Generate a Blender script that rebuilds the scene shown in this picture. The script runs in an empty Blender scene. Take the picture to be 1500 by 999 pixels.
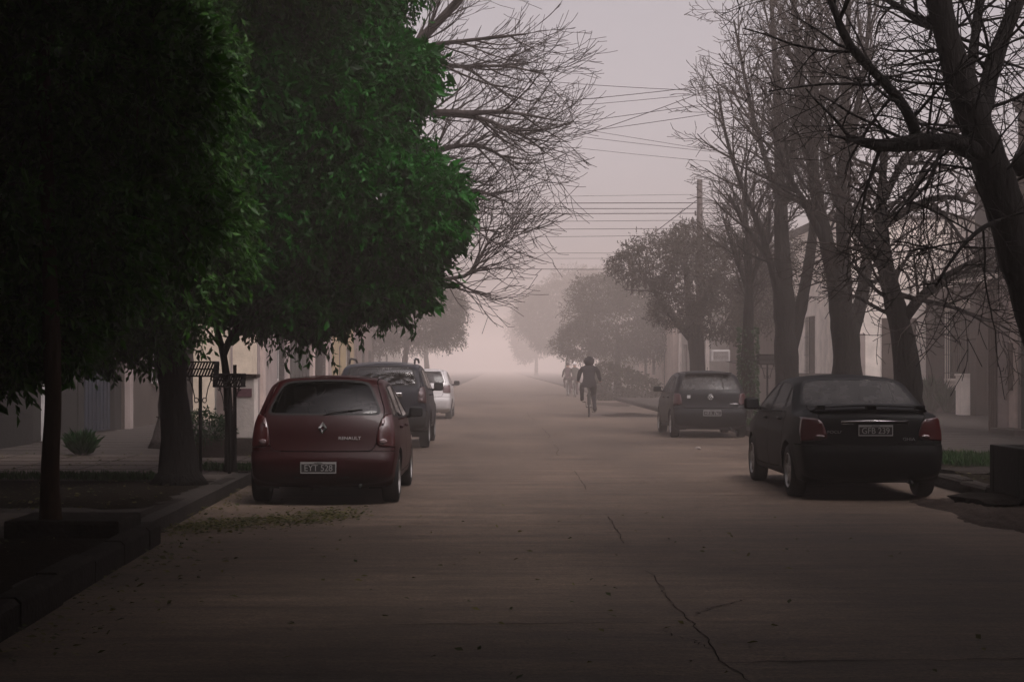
HAZE_COL = (.97, .865, .81)
HAZE_DENS = .0049
HAZE_ANI = .0
SKY_TINT = (1.0, .885, .92)
SKY_STR = .15
SUN_EL, SUN_AZ, SUN_STR, SUN_ANG = 62, 140, .8, 18
EXPOSURE = .70
import bpy, bmesh, math, random
import numpy as np
from mathutils import Vector, Matrix

random.seed(7)
RNG = np.random.default_rng(11)
S = bpy.context.scene
COL = S.collection
F = 2300.0            # focal length in photo pixels
VX, VY = 728.0, 540.0  # vanishing point of the street
EYE = 1.5


def at(px, py, Y):
    return ((px - VX) / F * Y, Y, EYE + (VY - py) / F * Y)


# ------------------------------------------------------------------ materials
def nd(nt, t, **kw):
    n = nt.nodes.new(t)
    for k, v in kw.items():
        setattr(n, k, v)
    return n


def mat(name, col, rough=0.7, spec=0.5, metal=0.0, var=0.25, scale=6.0, bump=0.0, bscale=None,
        col2=None, coat=0.0, stretch=None, bdist=0.02):
    m = bpy.data.materials.new(name)
    m.use_nodes = True
    nt = m.node_tree
    b = nt.nodes['Principled BSDF']
    b.inputs['Roughness'].default_value = rough
    b.inputs['Specular IOR Level'].default_value = spec
    b.inputs['Metallic'].default_value = metal
    b.inputs['Coat Weight'].default_value = coat
    b.inputs['Coat Roughness'].default_value = 0.06
    c = tuple(col) + (1.0,)
    if var > 0 or col2:
        tc = nd(nt, 'ShaderNodeTexCoord')
        mp = nd(nt, 'ShaderNodeMapping')
        nt.links.new(tc.outputs['Object'], mp.inputs['Vector'])
        if stretch:
            mp.inputs['Scale'].default_value = stretch
        n = nd(nt, 'ShaderNodeTexNoise')
        n.inputs['Scale'].default_value = scale
        n.inputs['Detail'].default_value = 7
        n.inputs['Roughness'].default_value = 0.65
        nt.links.new(mp.outputs['Vector'], n.inputs['Vector'])
        r = nd(nt, 'ShaderNodeValToRGB')
        r.color_ramp.elements[0].position = 0.32
        r.color_ramp.elements[1].position = 0.68
        lo = tuple(x * (1 - var) for x in col) if not col2 else tuple(col2)
        hi = tuple(min(1, x * (1 + var)) for x in col) if not col2 else tuple(col)
        r.color_ramp.elements[0].color = lo + (1,)
        r.color_ramp.elements[1].color = hi + (1,)
        nt.links.new(n.outputs['Fac'], r.inputs['Fac'])
        nt.links.new(r.outputs['Color'], b.inputs['Base Color'])
        if bump:
            n2 = nd(nt, 'ShaderNodeTexNoise')
            n2.inputs['Scale'].default_value = bscale or scale * 4
            n2.inputs['Detail'].default_value = 6
            nt.links.new(mp.outputs['Vector'], n2.inputs['Vector'])
            bp = nd(nt, 'ShaderNodeBump')
            bp.inputs['Strength'].default_value = bump
            bp.inputs['Distance'].default_value = bdist
            nt.links.new(n2.outputs['Fac'], bp.inputs['Height'])
            nt.links.new(bp.outputs['Normal'], b.inputs['Normal'])
    else:
        b.inputs['Base Color'].default_value = c
    return m


def glass_mat(name, tint, mist=0.0, mcol=(0.3, 0.3, 0.3), shine=1.0):
    m = bpy.data.materials.new(name)
    m.use_nodes = True
    nt = m.node_tree
    nt.nodes.remove(nt.nodes['Principled BSDF'])
    out = nt.nodes['Material Output']
    tr = nd(nt, 'ShaderNodeBsdfTransparent')
    tr.inputs['Color'].default_value = tuple(tint) + (1,)
    gl = nd(nt, 'ShaderNodeBsdfGlossy')
    gl.inputs['Roughness'].default_value = 0.22 if mist > 0 else 0.03
    fr = nd(nt, 'ShaderNodeFresnel')
    fr.inputs['IOR'].default_value = 1.5
    mx = nd(nt, 'ShaderNodeMixShader')
    last = tr
    if mist > 0:
        df = nd(nt, 'ShaderNodeBsdfDiffuse')
        df.inputs['Color'].default_value = tuple(mcol) + (1,)
        tc = nd(nt, 'ShaderNodeTexCoord')
        no = nd(nt, 'ShaderNodeTexNoise')
        no.inputs['Scale'].default_value = 9
        nt.links.new(tc.outputs['Object'], no.inputs['Vector'])
        mr = nd(nt, 'ShaderNodeMapRange')
        mr.inputs['From Min'].default_value = 0.3
        mr.inputs['From Max'].default_value = 0.7
        mr.inputs['To Min'].default_value = mist * 0.75
        mr.inputs['To Max'].default_value = min(1, mist * 1.15)
        nt.links.new(no.outputs['Fac'], mr.inputs['Value'])
        m2 = nd(nt, 'ShaderNodeMixShader')
        nt.links.new(mr.outputs['Result'], m2.inputs['Fac'])
        nt.links.new(tr.outputs[0], m2.inputs[1])
        nt.links.new(df.outputs[0], m2.inputs[2])
        last = m2
    if shine < 1:          # dew and dust break the mirror reflection up
        ml = nd(nt, 'ShaderNodeMath', operation='MULTIPLY')
        ml.inputs[1].default_value = shine
        nt.links.new(fr.outputs[0], ml.inputs[0])
        nt.links.new(ml.outputs[0], mx.inputs['Fac'])
    else:
        nt.links.new(fr.outputs[0], mx.inputs['Fac'])
    nt.links.new(last.outputs[0], mx.inputs[1])
    nt.links.new(gl.outputs[0], mx.inputs[2])
    nt.links.new(mx.outputs[0], out.inputs['Surface'])
    return m


def leaf_mat(name, col, col2, rough=0.45):
    m = bpy.data.materials.new(name)
    m.use_nodes = True
    nt = m.node_tree
    b = nt.nodes['Principled BSDF']
    b.inputs['Roughness'].default_value = rough
    b.inputs['Specular IOR Level'].default_value = 0.2
    g = nd(nt, 'ShaderNodeNewGeometry')
    r = nd(nt, 'ShaderNodeValToRGB')
    r.color_ramp.elements[0].color = tuple(col2) + (1,)
    r.color_ramp.elements[1].color = tuple(col) + (1,)
    nt.links.new(g.outputs['Random Per Island'], r.inputs['Fac'])
    nt.links.new(r.outputs['Color'], b.inputs['Base Color'])
    tl = nd(nt, 'ShaderNodeBsdfTranslucent')
    nt.links.new(r.outputs['Color'], tl.inputs['Color'])
    mx = nd(nt, 'ShaderNodeMixShader')
    mx.inputs['Fac'].default_value = 0.4
    out = nt.nodes['Material Output']
    nt.links.new(b.outputs[0], mx.inputs[1])
    nt.links.new(tl.outputs[0], mx.inputs[2])
    nt.links.new(mx.outputs[0], out.inputs['Surface'])
    return m


M = {}
M['rubber'] = mat('rubber', (0.012, 0.012, 0.012), 0.85, 0.2)
M['black_plastic'] = mat('black_plastic', (0.010, 0.010, 0.010), 0.6, 0.25)
M['interior'] = mat('interior', (0.012, 0.012, 0.013), 0.9, 0.1)
M['seat_cloth'] = mat('seat_cloth', (0.03, 0.03, 0.032), 0.95, 0.1)
M['mirror_dark'] = mat('mirror_dark', (0.02, 0.02, 0.021), 0.12, 0.5, var=0.1)
M['chrome'] = mat('chrome', (0.55, 0.54, 0.53), 0.22, 0.5, 1.0, var=0.08)
M['rim'] = mat('rim', (0.30, 0.29, 0.28), 0.4, 0.5, 0.7, var=0.25, scale=14)
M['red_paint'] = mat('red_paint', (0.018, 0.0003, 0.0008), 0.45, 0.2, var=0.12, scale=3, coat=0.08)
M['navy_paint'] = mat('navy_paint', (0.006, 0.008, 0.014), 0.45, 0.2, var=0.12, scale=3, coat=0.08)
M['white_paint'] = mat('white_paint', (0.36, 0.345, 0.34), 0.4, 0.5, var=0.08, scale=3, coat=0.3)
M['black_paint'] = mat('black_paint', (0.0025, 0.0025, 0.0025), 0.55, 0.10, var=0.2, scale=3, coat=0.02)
M['slate_paint'] = mat('slate_paint', (0.004, 0.0045, 0.006), 0.5, 0.15, var=0.12, scale=3, coat=0.05)
M['red_lens'] = mat('red_lens', (0.034, 0.0012, 0.0014), 0.3, 0.5, var=0.15, scale=30, coat=0.5)
M['clear_lens'] = mat('clear_lens', (0.17, 0.12, 0.12), 0.2, 0.5, var=0.15, scale=30, coat=0.5)
M['plate_black'] = mat('plate_black', (0.015, 0.015, 0.016), 0.55, 0.3)
M['plate_white'] = mat('plate_white', (0.33, 0.32, 0.31), 0.5, 0.3, var=0.1)
M['glass'] = glass_mat('glass', (0.55, 0.58, 0.58))
M['glass_dark'] = glass_mat('glass_dark', (0.10, 0.115, 0.12), shine=.40)
M['glass_mist'] = glass_mat('glass_mist', (0.35, 0.36, 0.36), 0.6, (0.085, 0.082, 0.08), .22)
M['leaf_green'] = leaf_mat('leaf_green', (0.011, 0.125, 0.006), (0.003, 0.030, 0.003))
M['leaf_yellow'] = leaf_mat('leaf_yellow', (0.036, 0.130, 0.007), (0.004, 0.034, 0.003))
M['leaf_dark'] = leaf_mat('leaf_dark', (0.014, 0.060, 0.012), (0.006, 0.026, 0.006))
M['leaf_olive'] = leaf_mat('leaf_olive', (0.060, 0.050, 0.034), (0.030, 0.026, 0.018), 0.7)
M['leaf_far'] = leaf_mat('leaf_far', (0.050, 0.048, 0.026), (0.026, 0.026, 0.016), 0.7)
M['leaf_fallen'] = leaf_mat('leaf_fallen', (0.110, 0.095, 0.030), (0.024, 0.036, 0.010), 0.7)
M['grass'] = leaf_mat('grass', (0.022, 0.070, 0.012), (0.012, 0.035, 0.008), 0.7)
M['bark'] = mat('bark', (0.010, 0.0083, 0.0072), 0.95, 0.15, var=0.5, scale=9, bump=1.0, bscale=22, stretch=(1, 1, 0.25), bdist=0.05)
M['bark_dark'] = mat('bark_dark', (0.008, 0.007, 0.0065), 0.95, 0.1, var=0.5, scale=9, bump=1.0, bscale=22, stretch=(1, 1, 0.25), bdist=0.05)
M['bark_brown'] = mat('bark_brown', (0.030, 0.017, 0.010), 0.95, 0.1, var=0.4, scale=9, bump=0.8, bscale=22, stretch=(1, 1, 0.25))
M['bark_pale'] = mat('bark_pale', (0.050, 0.041, 0.038), 0.95, 0.1, var=0.3, scale=9, bump=0.8, bscale=22)
M['twig'] = mat('twig', (0.030, 0.023, 0.020), 0.95, 0.1, var=0.3, scale=4)
M['iron'] = mat('iron', (0.010, 0.009, 0.008), 0.6, 0.3, 0.3)
M['pole'] = mat('pole', (0.060, 0.050, 0.046), 0.9, 0.2, var=0.2, scale=5)
M['cable'] = mat('cable', (0.02, 0.018, 0.018), 0.8, 0.2)
M['cloth_black'] = mat('cloth_black', (0.012, 0.011, 0.013), 0.95, 0.1)
M['cloth_grey'] = mat('cloth_grey', (0.045, 0.045, 0.038), 0.95, 0.1)
M['cloth_mauve'] = mat('cloth_mauve', (0.05, 0.032, 0.036), 0.95, 0.1)
M['trouser'] = mat('trouser', (0.012, 0.011, 0.014), 0.95, 0.1)
M['skin'] = mat('skin', (0.30, 0.17, 0.12), 0.6, 0.3, var=0.1)
M['hair'] = mat('hair', (0.015, 0.010, 0.008), 0.7, 0.3)
M['cap_white'] = mat('cap_white', (0.6, 0.56, 0.55), 0.8, 0.2, var=0.1)
M['shoe'] = mat('shoe', (0.02, 0.018, 0.018), 0.7, 0.3)


# ------------------------------------------------------------------ mesh helpers
def tag(o, label=None, cat=None, group=None, kind=None):
    if label:
        o['label'] = label
    if cat:
        o['category'] = cat
    if group:
        o['group'] = group
    if kind:
        o['kind'] = kind
    return o


def empty(name, loc=(0, 0, 0), rz=0.0, label=None, cat=None, group=None):
    o = bpy.data.objects.new(name, None)
    COL.objects.link(o)
    o.location = loc
    o.rotation_euler = (0, 0, rz)
    o.empty_display_size = 0.2
    return tag(o, label, cat, group)


def link(name, me, parent=None, mats=()):
    o = bpy.data.objects.new(name, me)
    COL.objects.link(o)
    for m in mats:
        me.materials.append(m)
    if parent:
        o.parent = parent
    return o


def copy_tree(o, parent=None):
    c = o.copy()
    COL.objects.link(c)
    c.parent = parent
    for ch in list(o.children):
        copy_tree(ch, c)
    return c


class MB:
    def __init__(self):
        self.v = []
        self.f = []
        self.mi = []

    def add(self, vs, fs, mi=0):
        o = len(self.v)
        self.v += [tuple(p) for p in vs]
        self.f += [tuple(i + o for i in f) for f in fs]
        self.mi += [mi] * len(fs)
        return self

    def box(self, x0, x1, y0, y1, z0, z1, mi=0):
        vs = [(x, y, z) for z in (z0, z1) for y in (y0, y1) for x in (x0, x1)]
        fs = [(0, 2, 3, 1), (4, 5, 7, 6), (0, 1, 5, 4), (2, 6, 7, 3), (0, 4, 6, 2), (1, 3, 7, 5)]
        return self.add(vs, fs, mi)

    def rbox(self, x0, x1, y0, y1, z0, z1, r=0.02, seg=2, mi=0):
        bm = bmesh.new()
        bmesh.ops.create_cube(bm, size=1)
        for v in bm.verts:
            v.co = Vector((x0 + (v.co.x + .5) * (x1 - x0), y0 + (v.co.y + .5) * (y1 - y0), z0 + (v.co.z + .5) * (z1 - z0)))
        r = min(r, 0.45 * min(x1 - x0, y1 - y0, z1 - z0))
        bmesh.ops.bevel(bm, geom=bm.edges[:], offset=r, segments=seg, affect='EDGES', profile=0.6)
        bm.verts.ensure_lookup_table()
        vs = [tuple(v.co) for v in bm.verts]
        fs = [tuple(v.index for v in f.verts) for f in bm.faces]
        bm.free()
        return self.add(vs, fs, mi)

    def tube(self, pts, rad, k=6, mi=0, cap=True):
        pts = np.asarray(pts, float)
        n = len(pts)
        rad = np.full(n, rad) if np.isscalar(rad) else np.asarray(rad, float)
        t = np.gradient(pts, axis=0)
        t /= np.linalg.norm(t, axis=1)[:, None] + 1e-9
        ref = np.array([0.31, 0.17, 0.93]) if abs(t[:, 2]).mean() < 0.8 else np.array([0.9, 0.3, 0.1])
        a = np.cross(t, ref)
        a /= np.linalg.norm(a, axis=1)[:, None] + 1e-9
        b = np.cross(t, a)
        ang = np.arange(k) * 2 * math.pi / k
        ring = pts[:, None, :] + rad[:, None, None] * (np.cos(ang)[None, :, None] * a[:, None, :] + np.sin(ang)[None, :, None] * b[:, None, :])
        vs = ring.reshape(-1, 3).tolist()
        fs = []
        for i in range(n - 1):
            for j in range(k):
                fs.append((i * k + j, i * k + (j + 1) % k, (i + 1) * k + (j + 1) % k, (i + 1) * k + j))
        if cap:
            fs.append(tuple(range(k))[::-1])
            fs.append(tuple((n - 1) * k + j for j in range(k)))
        return self.add(vs, fs, mi)

    def lathe(self, prof, c=(0, 0, 0), axis='z', k=32, mi=0, closed=False):
        vs, fs = [], []
        n = len(prof)
        for i in range(k):
            a = 2 * math.pi * i / k
            for r, h in prof:
                if axis == 'z':
                    vs.append((c[0] + r * math.cos(a), c[1] + r * math.sin(a), c[2] + h))
                else:
                    vs.append((c[0] + h, c[1] + r * math.cos(a), c[2] + r * math.sin(a)))
        m = n if closed else n - 1
        for i in range(k):
            for j in range(m):
                fs.append((i * n + j, ((i + 1) % k) * n + j, ((i + 1) % k) * n + (j + 1) % n, i * n + (j + 1) % n))
        return self.add(vs, fs, mi)

    def build(self, name, mats, parent=None, smooth=False, merge=0.0, fix=True):
        me = bpy.data.meshes.new(name)
        me.from_pydata(self.v, [], self.f)
        if not isinstance(mats, (list, tuple)):
            mats = [mats]
        for m in mats:
            me.materials.append(m)
        if len(mats) > 1:
            me.polygons.foreach_set('material_index', self.mi)
        if fix:
            bm = bmesh.new()
            bm.from_mesh(me)
            if merge:
                bmesh.ops.remove_doubles(bm, verts=bm.verts[:], dist=merge)
            bmesh.ops.recalc_face_normals(bm, faces=bm.faces[:])
            bm.to_mesh(me)
            bm.free()
        if smooth:
            me.polygons.foreach_set('use_smooth', [True] * len(me.polygons))
        me.update()
        o = bpy.data.objects.new(name, me)
        COL.objects.link(o)
        if parent:
            o.parent = parent
        return o


def np_mesh(name, verts, faces, mats, parent=None, smooth=False, mi=None):
    """verts (n,3), faces (m,k) with constant k"""
    me = bpy.data.meshes.new(name)
    m, k = faces.shape
    me.vertices.add(len(verts))
    me.vertices.foreach_set('co', np.ascontiguousarray(verts, np.float32).ravel())
    me.loops.add(m * k)
    me.loops.foreach_set('vertex_index', np.ascontiguousarray(faces, np.int32).ravel())
    me.polygons.add(m)
    me.polygons.foreach_set('loop_start', np.arange(m, dtype=np.int32) * k)
    if smooth:
        me.polygons.foreach_set('use_smooth', np.ones(m, bool))
    for q in (mats if isinstance(mats, (list, tuple)) else [mats]):
        me.materials.append(q)
    if mi is not None:
        me.polygons.foreach_set('material_index', np.ascontiguousarray(mi, np.int32))
    me.update(calc_edges=True)
    o = bpy.data.objects.new(name, me)
    COL.objects.link(o)
    if parent:
        o.parent = parent
    return o


def text_mesh(txt, size, depth=0.002, align='CENTER'):
    cu = bpy.data.curves.new('lettering', 'FONT')
    cu.body = txt
    cu.size = size
    cu.extrude = depth
    cu.align_x = align
    cu.align_y = 'CENTER'
    ob = bpy.data.objects.new('lettering', cu)
    COL.objects.link(ob)
    dg = bpy.context.evaluated_depsgraph_get()
    me = bpy.data.meshes.new_from_object(ob.evaluated_get(dg))
    bpy.data.objects.remove(ob)
    bpy.data.curves.remove(cu)
    return me


def lettering(txt, size, loc, parent, m, tilt=0.0, rz=0.0, name='lettering', sx=1.0):
    """upright text read by someone looking along +Y; tilt leans it back"""
    me = text_mesh(txt, size)
    me.materials.clear()
    me.materials.append(m)
    o = bpy.data.objects.new(name, me)
    COL.objects.link(o)
    o.parent = parent
    o.location = loc
    o.rotation_euler = (math.pi / 2 - tilt, 0, rz)
    o.scale = (sx, 1, 1)
    return o
# ------------------------------------------------------------------ cars
def chaikin(pts, n=2):
    p = np.asarray(pts, float)
    for _ in range(n):
        q = p[:-1] * 0.75 + p[1:] * 0.25
        r = p[:-1] * 0.25 + p[1:] * 0.75
        mid = np.empty((2 * len(q), p.shape[1]))
        mid[0::2] = q
        mid[1::2] = r
        p = np.vstack([p[:1], mid, p[-1:]])
    return p


def resample(p, step):
    d = np.r_[0, np.cumsum(np.linalg.norm(np.diff(p, axis=0), axis=1))]
    n = max(2, int(d[-1] / step))
    s = np.linspace(0, d[-1], n + 1)
    return np.stack([np.interp(s, d, p[:, k]) for k in range(p.shape[1])], 1)


def poly_field(pts, k=45.0):
    """smooth convex polygon: negative inside"""
    P = np.asarray(pts, float)
    A = 0.5 * np.sum(P[:, 0] * np.roll(P[:, 1], -1) - np.roll(P[:, 0], -1) * P[:, 1])
    if A < 0:
        P = P[::-1]
    E = np.roll(P, -1, 0) - P
    N = np.stack([E[:, 1], -E[:, 0]], 1)
    N /= np.linalg.norm(N, axis=1)[:, None]

    def f(a, b):
        q = np.stack([a, b], 1)
        d = np.stack([(q - P[i]) @ N[i] for i in range(len(P))], 1)
        m = d.max(1)
        return m + np.log(np.exp(k * (d - m[:, None])).sum(1)) / k
    return f


class Shell:
    """closed car skin made of polygons; panels are carved out of it"""

    def __init__(self, outline, W, spine, bulge, rnd, bottom_z):
        self.W = W
        o = resample(chaikin(outline, 2), 0.04)
        bot = resample(np.array([o[-1], o[0]]), 0.06)
        o = np.vstack([o, bot[1:-1]])
        n = len(o)
        t = np.roll(o, -1, 0) - np.roll(o, 1, 0)
        t /= np.linalg.norm(t, axis=1)[:, None]
        # outline runs rear-bottom -> roof -> front-bottom: inward normal is to the right
        nrm = np.stack([t[:, 1], -t[:, 0]], 1)
        self.o, self.nrm = o, nrm
        ny = abs(nrm[:, 0])
        isb = np.arange(n) >= n - len(bot) + 2
        self.a = bulge * ny + 0.05 * (1 - ny)
        self.a[isb] = 0.0
        self.r = np.full(n, rnd)
        vs = np.array([0, .12, .24, .36, .48, .58, .67, .75, .81, .86, .895, .925, .95, .97, .985, .995, 1.0])
        vs = np.r_[-vs[:0:-1], vs]
        self.polys, self.tags = [], []
        rows = []
        for v in vs:
            q = self.disp(v)
            x = v * W(q[:, 0], q[:, 1])
            rows.append(np.stack([x, q[:, 0], q[:, 1]], 1))
        for j in range(len(vs) - 1):
            A, B = rows[j], rows[j + 1]
            for i in range(n):
                k = (i + 1) % n
                self.polys.append(np.array([A[i], A[k], B[k], B[i]]))
                self.tags.append(0)
        y0, y1, zs = spine
        q1 = self.disp(1.0)
        sp = np.stack([np.clip(q1[:, 0], y0, y1), np.full(n, zs)], 1)
        ts = np.linspace(0, 1, 17)
        for sgn in (-1, 1):
            prev = None
            for tt in ts:
                q = q1 * (1 - tt) + sp * tt
                cur = np.stack([sgn * W(q[:, 0], q[:, 1]), q[:, 0], q[:, 1]], 1)
                if prev is not None:
                    for i in range(n):
                        k = (i + 1) % n
                        pg = [prev[i], prev[k], cur[k], cur[i]]
                        if np.linalg.norm(cur[k] - cur[i]) < 1e-6:
                            pg = pg[:3]
                        self.polys.append(np.array(pg))
                        self.tags.append(1)
                prev = cur
        self.cen = np.array([0, 0.5 * (o[:, 0].min() + o[:, 0].max()), 0.7])

    def disp(self, v):
        rn = 1 - math.sqrt(max(0.0, 1 - max(0.0, (abs(v) - 0.84) / 0.16) ** 2))
        return self.o + self.nrm * (self.a * v * v + self.r * rn)[:, None]

    def rear_y(self, x, z):
        """y of the rear face at (x, z)"""
        best = 9.0
        for v in np.linspace(0, 1, 21):
            q = self.disp(v)
            xx = v * self.W(q[:, 0], q[:, 1])
            d = (xx - abs(x)) ** 2 + (q[:, 1] - z) ** 2
            m = q[:, 0] < self.cen[1]
            d = np.where(m, d, 9)
            i = d.argmin()
            if d[i] < best:
                best, yy = d[i], q[i, 0]
        return yy

    def carve(self, field, gap=0.0):
        """field(x,y,z,tag)->value. returns inside polys, ring polys; keeps outside"""
        sizes = [len(p) for p in self.polys]
        allp = np.vstack(self.polys)
        tg = np.repeat(np.array(self.tags), sizes)
        val = field(allp[:, 0], allp[:, 1], allp[:, 2], tg)
        ins, ring, out, ot = [], [], [], []
        k = 0
        for p, t, s in zip(self.polys, self.tags, sizes):
            v = val[k:k + s]
            k += s
            lo, hi = v.min(), v.max()
            if lo >= gap:
                out.append(p)
                ot.append(t)
                continue
            if hi <= 0:
                ins.append((p, t))
                continue
            q = clip(p, v)
            if q is not None:
                ins.append((q, t))
            if gap > 0:
                q = clip(p, -v)
                if q is not None:
                    v2 = np.array([])
                    # ring = between 0 and gap
                    pv = clip_val(p, -v, v)
                    if pv is not None:
                        qq = clip(pv[0], pv[1] - gap)
                        if qq is not None:
                            ring.append((qq, t))
            q = clip(p, gap - v)
            if q is not None:
                out.append(q)
                ot.append(t)
        self.polys, self.tags = out, ot
        return ins, ring

    def panel(self, name, polys, m, parent, off=0.0, thick=0.0):
        b = bmesh.new()
        for p, t in polys:
            try:
                nn = np.zeros(3)
                for i in range(1, len(p) - 1):
                    nn += np.cross(p[i] - p[0], p[i + 1] - p[0])
                c = p.mean(0) - self.cen
                if nn @ (c * np.array([1.0, 0.5, 1.0])) < 0:
                    p = p[::-1]
                b.faces.new([b.verts.new(q) for q in p])
            except ValueError:
                pass
        bmesh.ops.remove_doubles(b, verts=b.verts[:], dist=0.0009)
        b.normal_update()
        if off:
            ns = [v.normal.copy() for v in b.verts]
            for v, q in zip(b.verts, ns):
                v.co += q * off
        if thick:
            bmesh.ops.solidify(b, geom=b.faces[:], thickness=thick)
        me = bpy.data.meshes.new(name)
        b.to_mesh(me)
        b.free()
        me.polygons.foreach_set('use_smooth', [True] * len(me.polygons))
        me.materials.append(m)
        ob = bpy.data.objects.new(name, me)
        COL.objects.link(ob)
        ob.parent = parent
        return ob


def clip_val(p, v, carry):
    """keep v<0 ; returns points and carried values"""
    P, C = [], []
    n = len(p)
    for i in range(n):
        j = (i + 1) % n
        if v[i] < 0:
            P.append(p[i])
            C.append(carry[i])
        if (v[i] < 0) != (v[j] < 0):
            t = v[i] / (v[i] - v[j])
            P.append(p[i] + (p[j] - p[i]) * t)
            C.append(carry[i] + (carry[j] - carry[i]) * t)
    if len(P) < 3:
        return None
    return np.array(P), np.array(C)


def clip(p, v):
    r = clip_val(p, v, v)
    return None if r is None else r[0]


def make_wheel(rw, parent, loc, side, spokes=5, rimmat=None, hub=0.64):
    b = MB()
    w = 0.095
    prof = [(rw * .66, -w * .92), (rw * .80, -w * 1.02), (rw * .95, -w * .92), (rw * .995, -w * .7), (rw, 0), (rw * .995, w * .7), (rw * .95, w * .92),
            (rw * .80, w * 1.02), (rw * .66, w * .92)]
    b.lathe(prof, axis='x', k=36)
    o = b.build('wheel', M['rubber'], parent, smooth=True)
    o.location = loc
    r = MB()
    rr = rw * .67
    s = side
    r.lathe([(rr, s * w * .95), (rr * .96, s * w * .98), (rr * .90, s * w * .8), (rr * .86, s * w * .3)], axis='x', k=36)
    r.lathe([(0.001, s * w * .92), (rr * .18, s * w * .92), (rr * .24, s * w * .8), (rr * .25, s * w * .3)], axis='x', k=18)
    for i in range(spokes):
        a = 2 * math.pi * i / spokes + .3
        ca, sa = math.cos(a), math.sin(a)
        q = rr * .16
        pts = []
        for hh, rad, ww in ((w * .82, rr * .18, q * 1.1), (w * .80, rr * .93, q * .8)):
            for e in (-1, 1):
                pts.append((s * hh, ca * rad - sa * ww * e, sa * rad + ca * ww * e))
                pts.append((s * (hh - .035), ca * rad - sa * ww * e, sa * rad + ca * ww * e))
        r.add(pts, [(0, 2, 6, 4), (1, 5, 7, 3), (0, 4, 5, 1), (2, 3, 7, 6)])
    rim = r.build('rim', rimmat or M['rim'], o, smooth=False)
    d = MB()
    d.lathe([(0.001, s * w * .25), (rr * .9, s * w * .25)], axis='x', k=24)
    d.build('brake_disc', M['black_plastic'], o)
    return o


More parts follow.
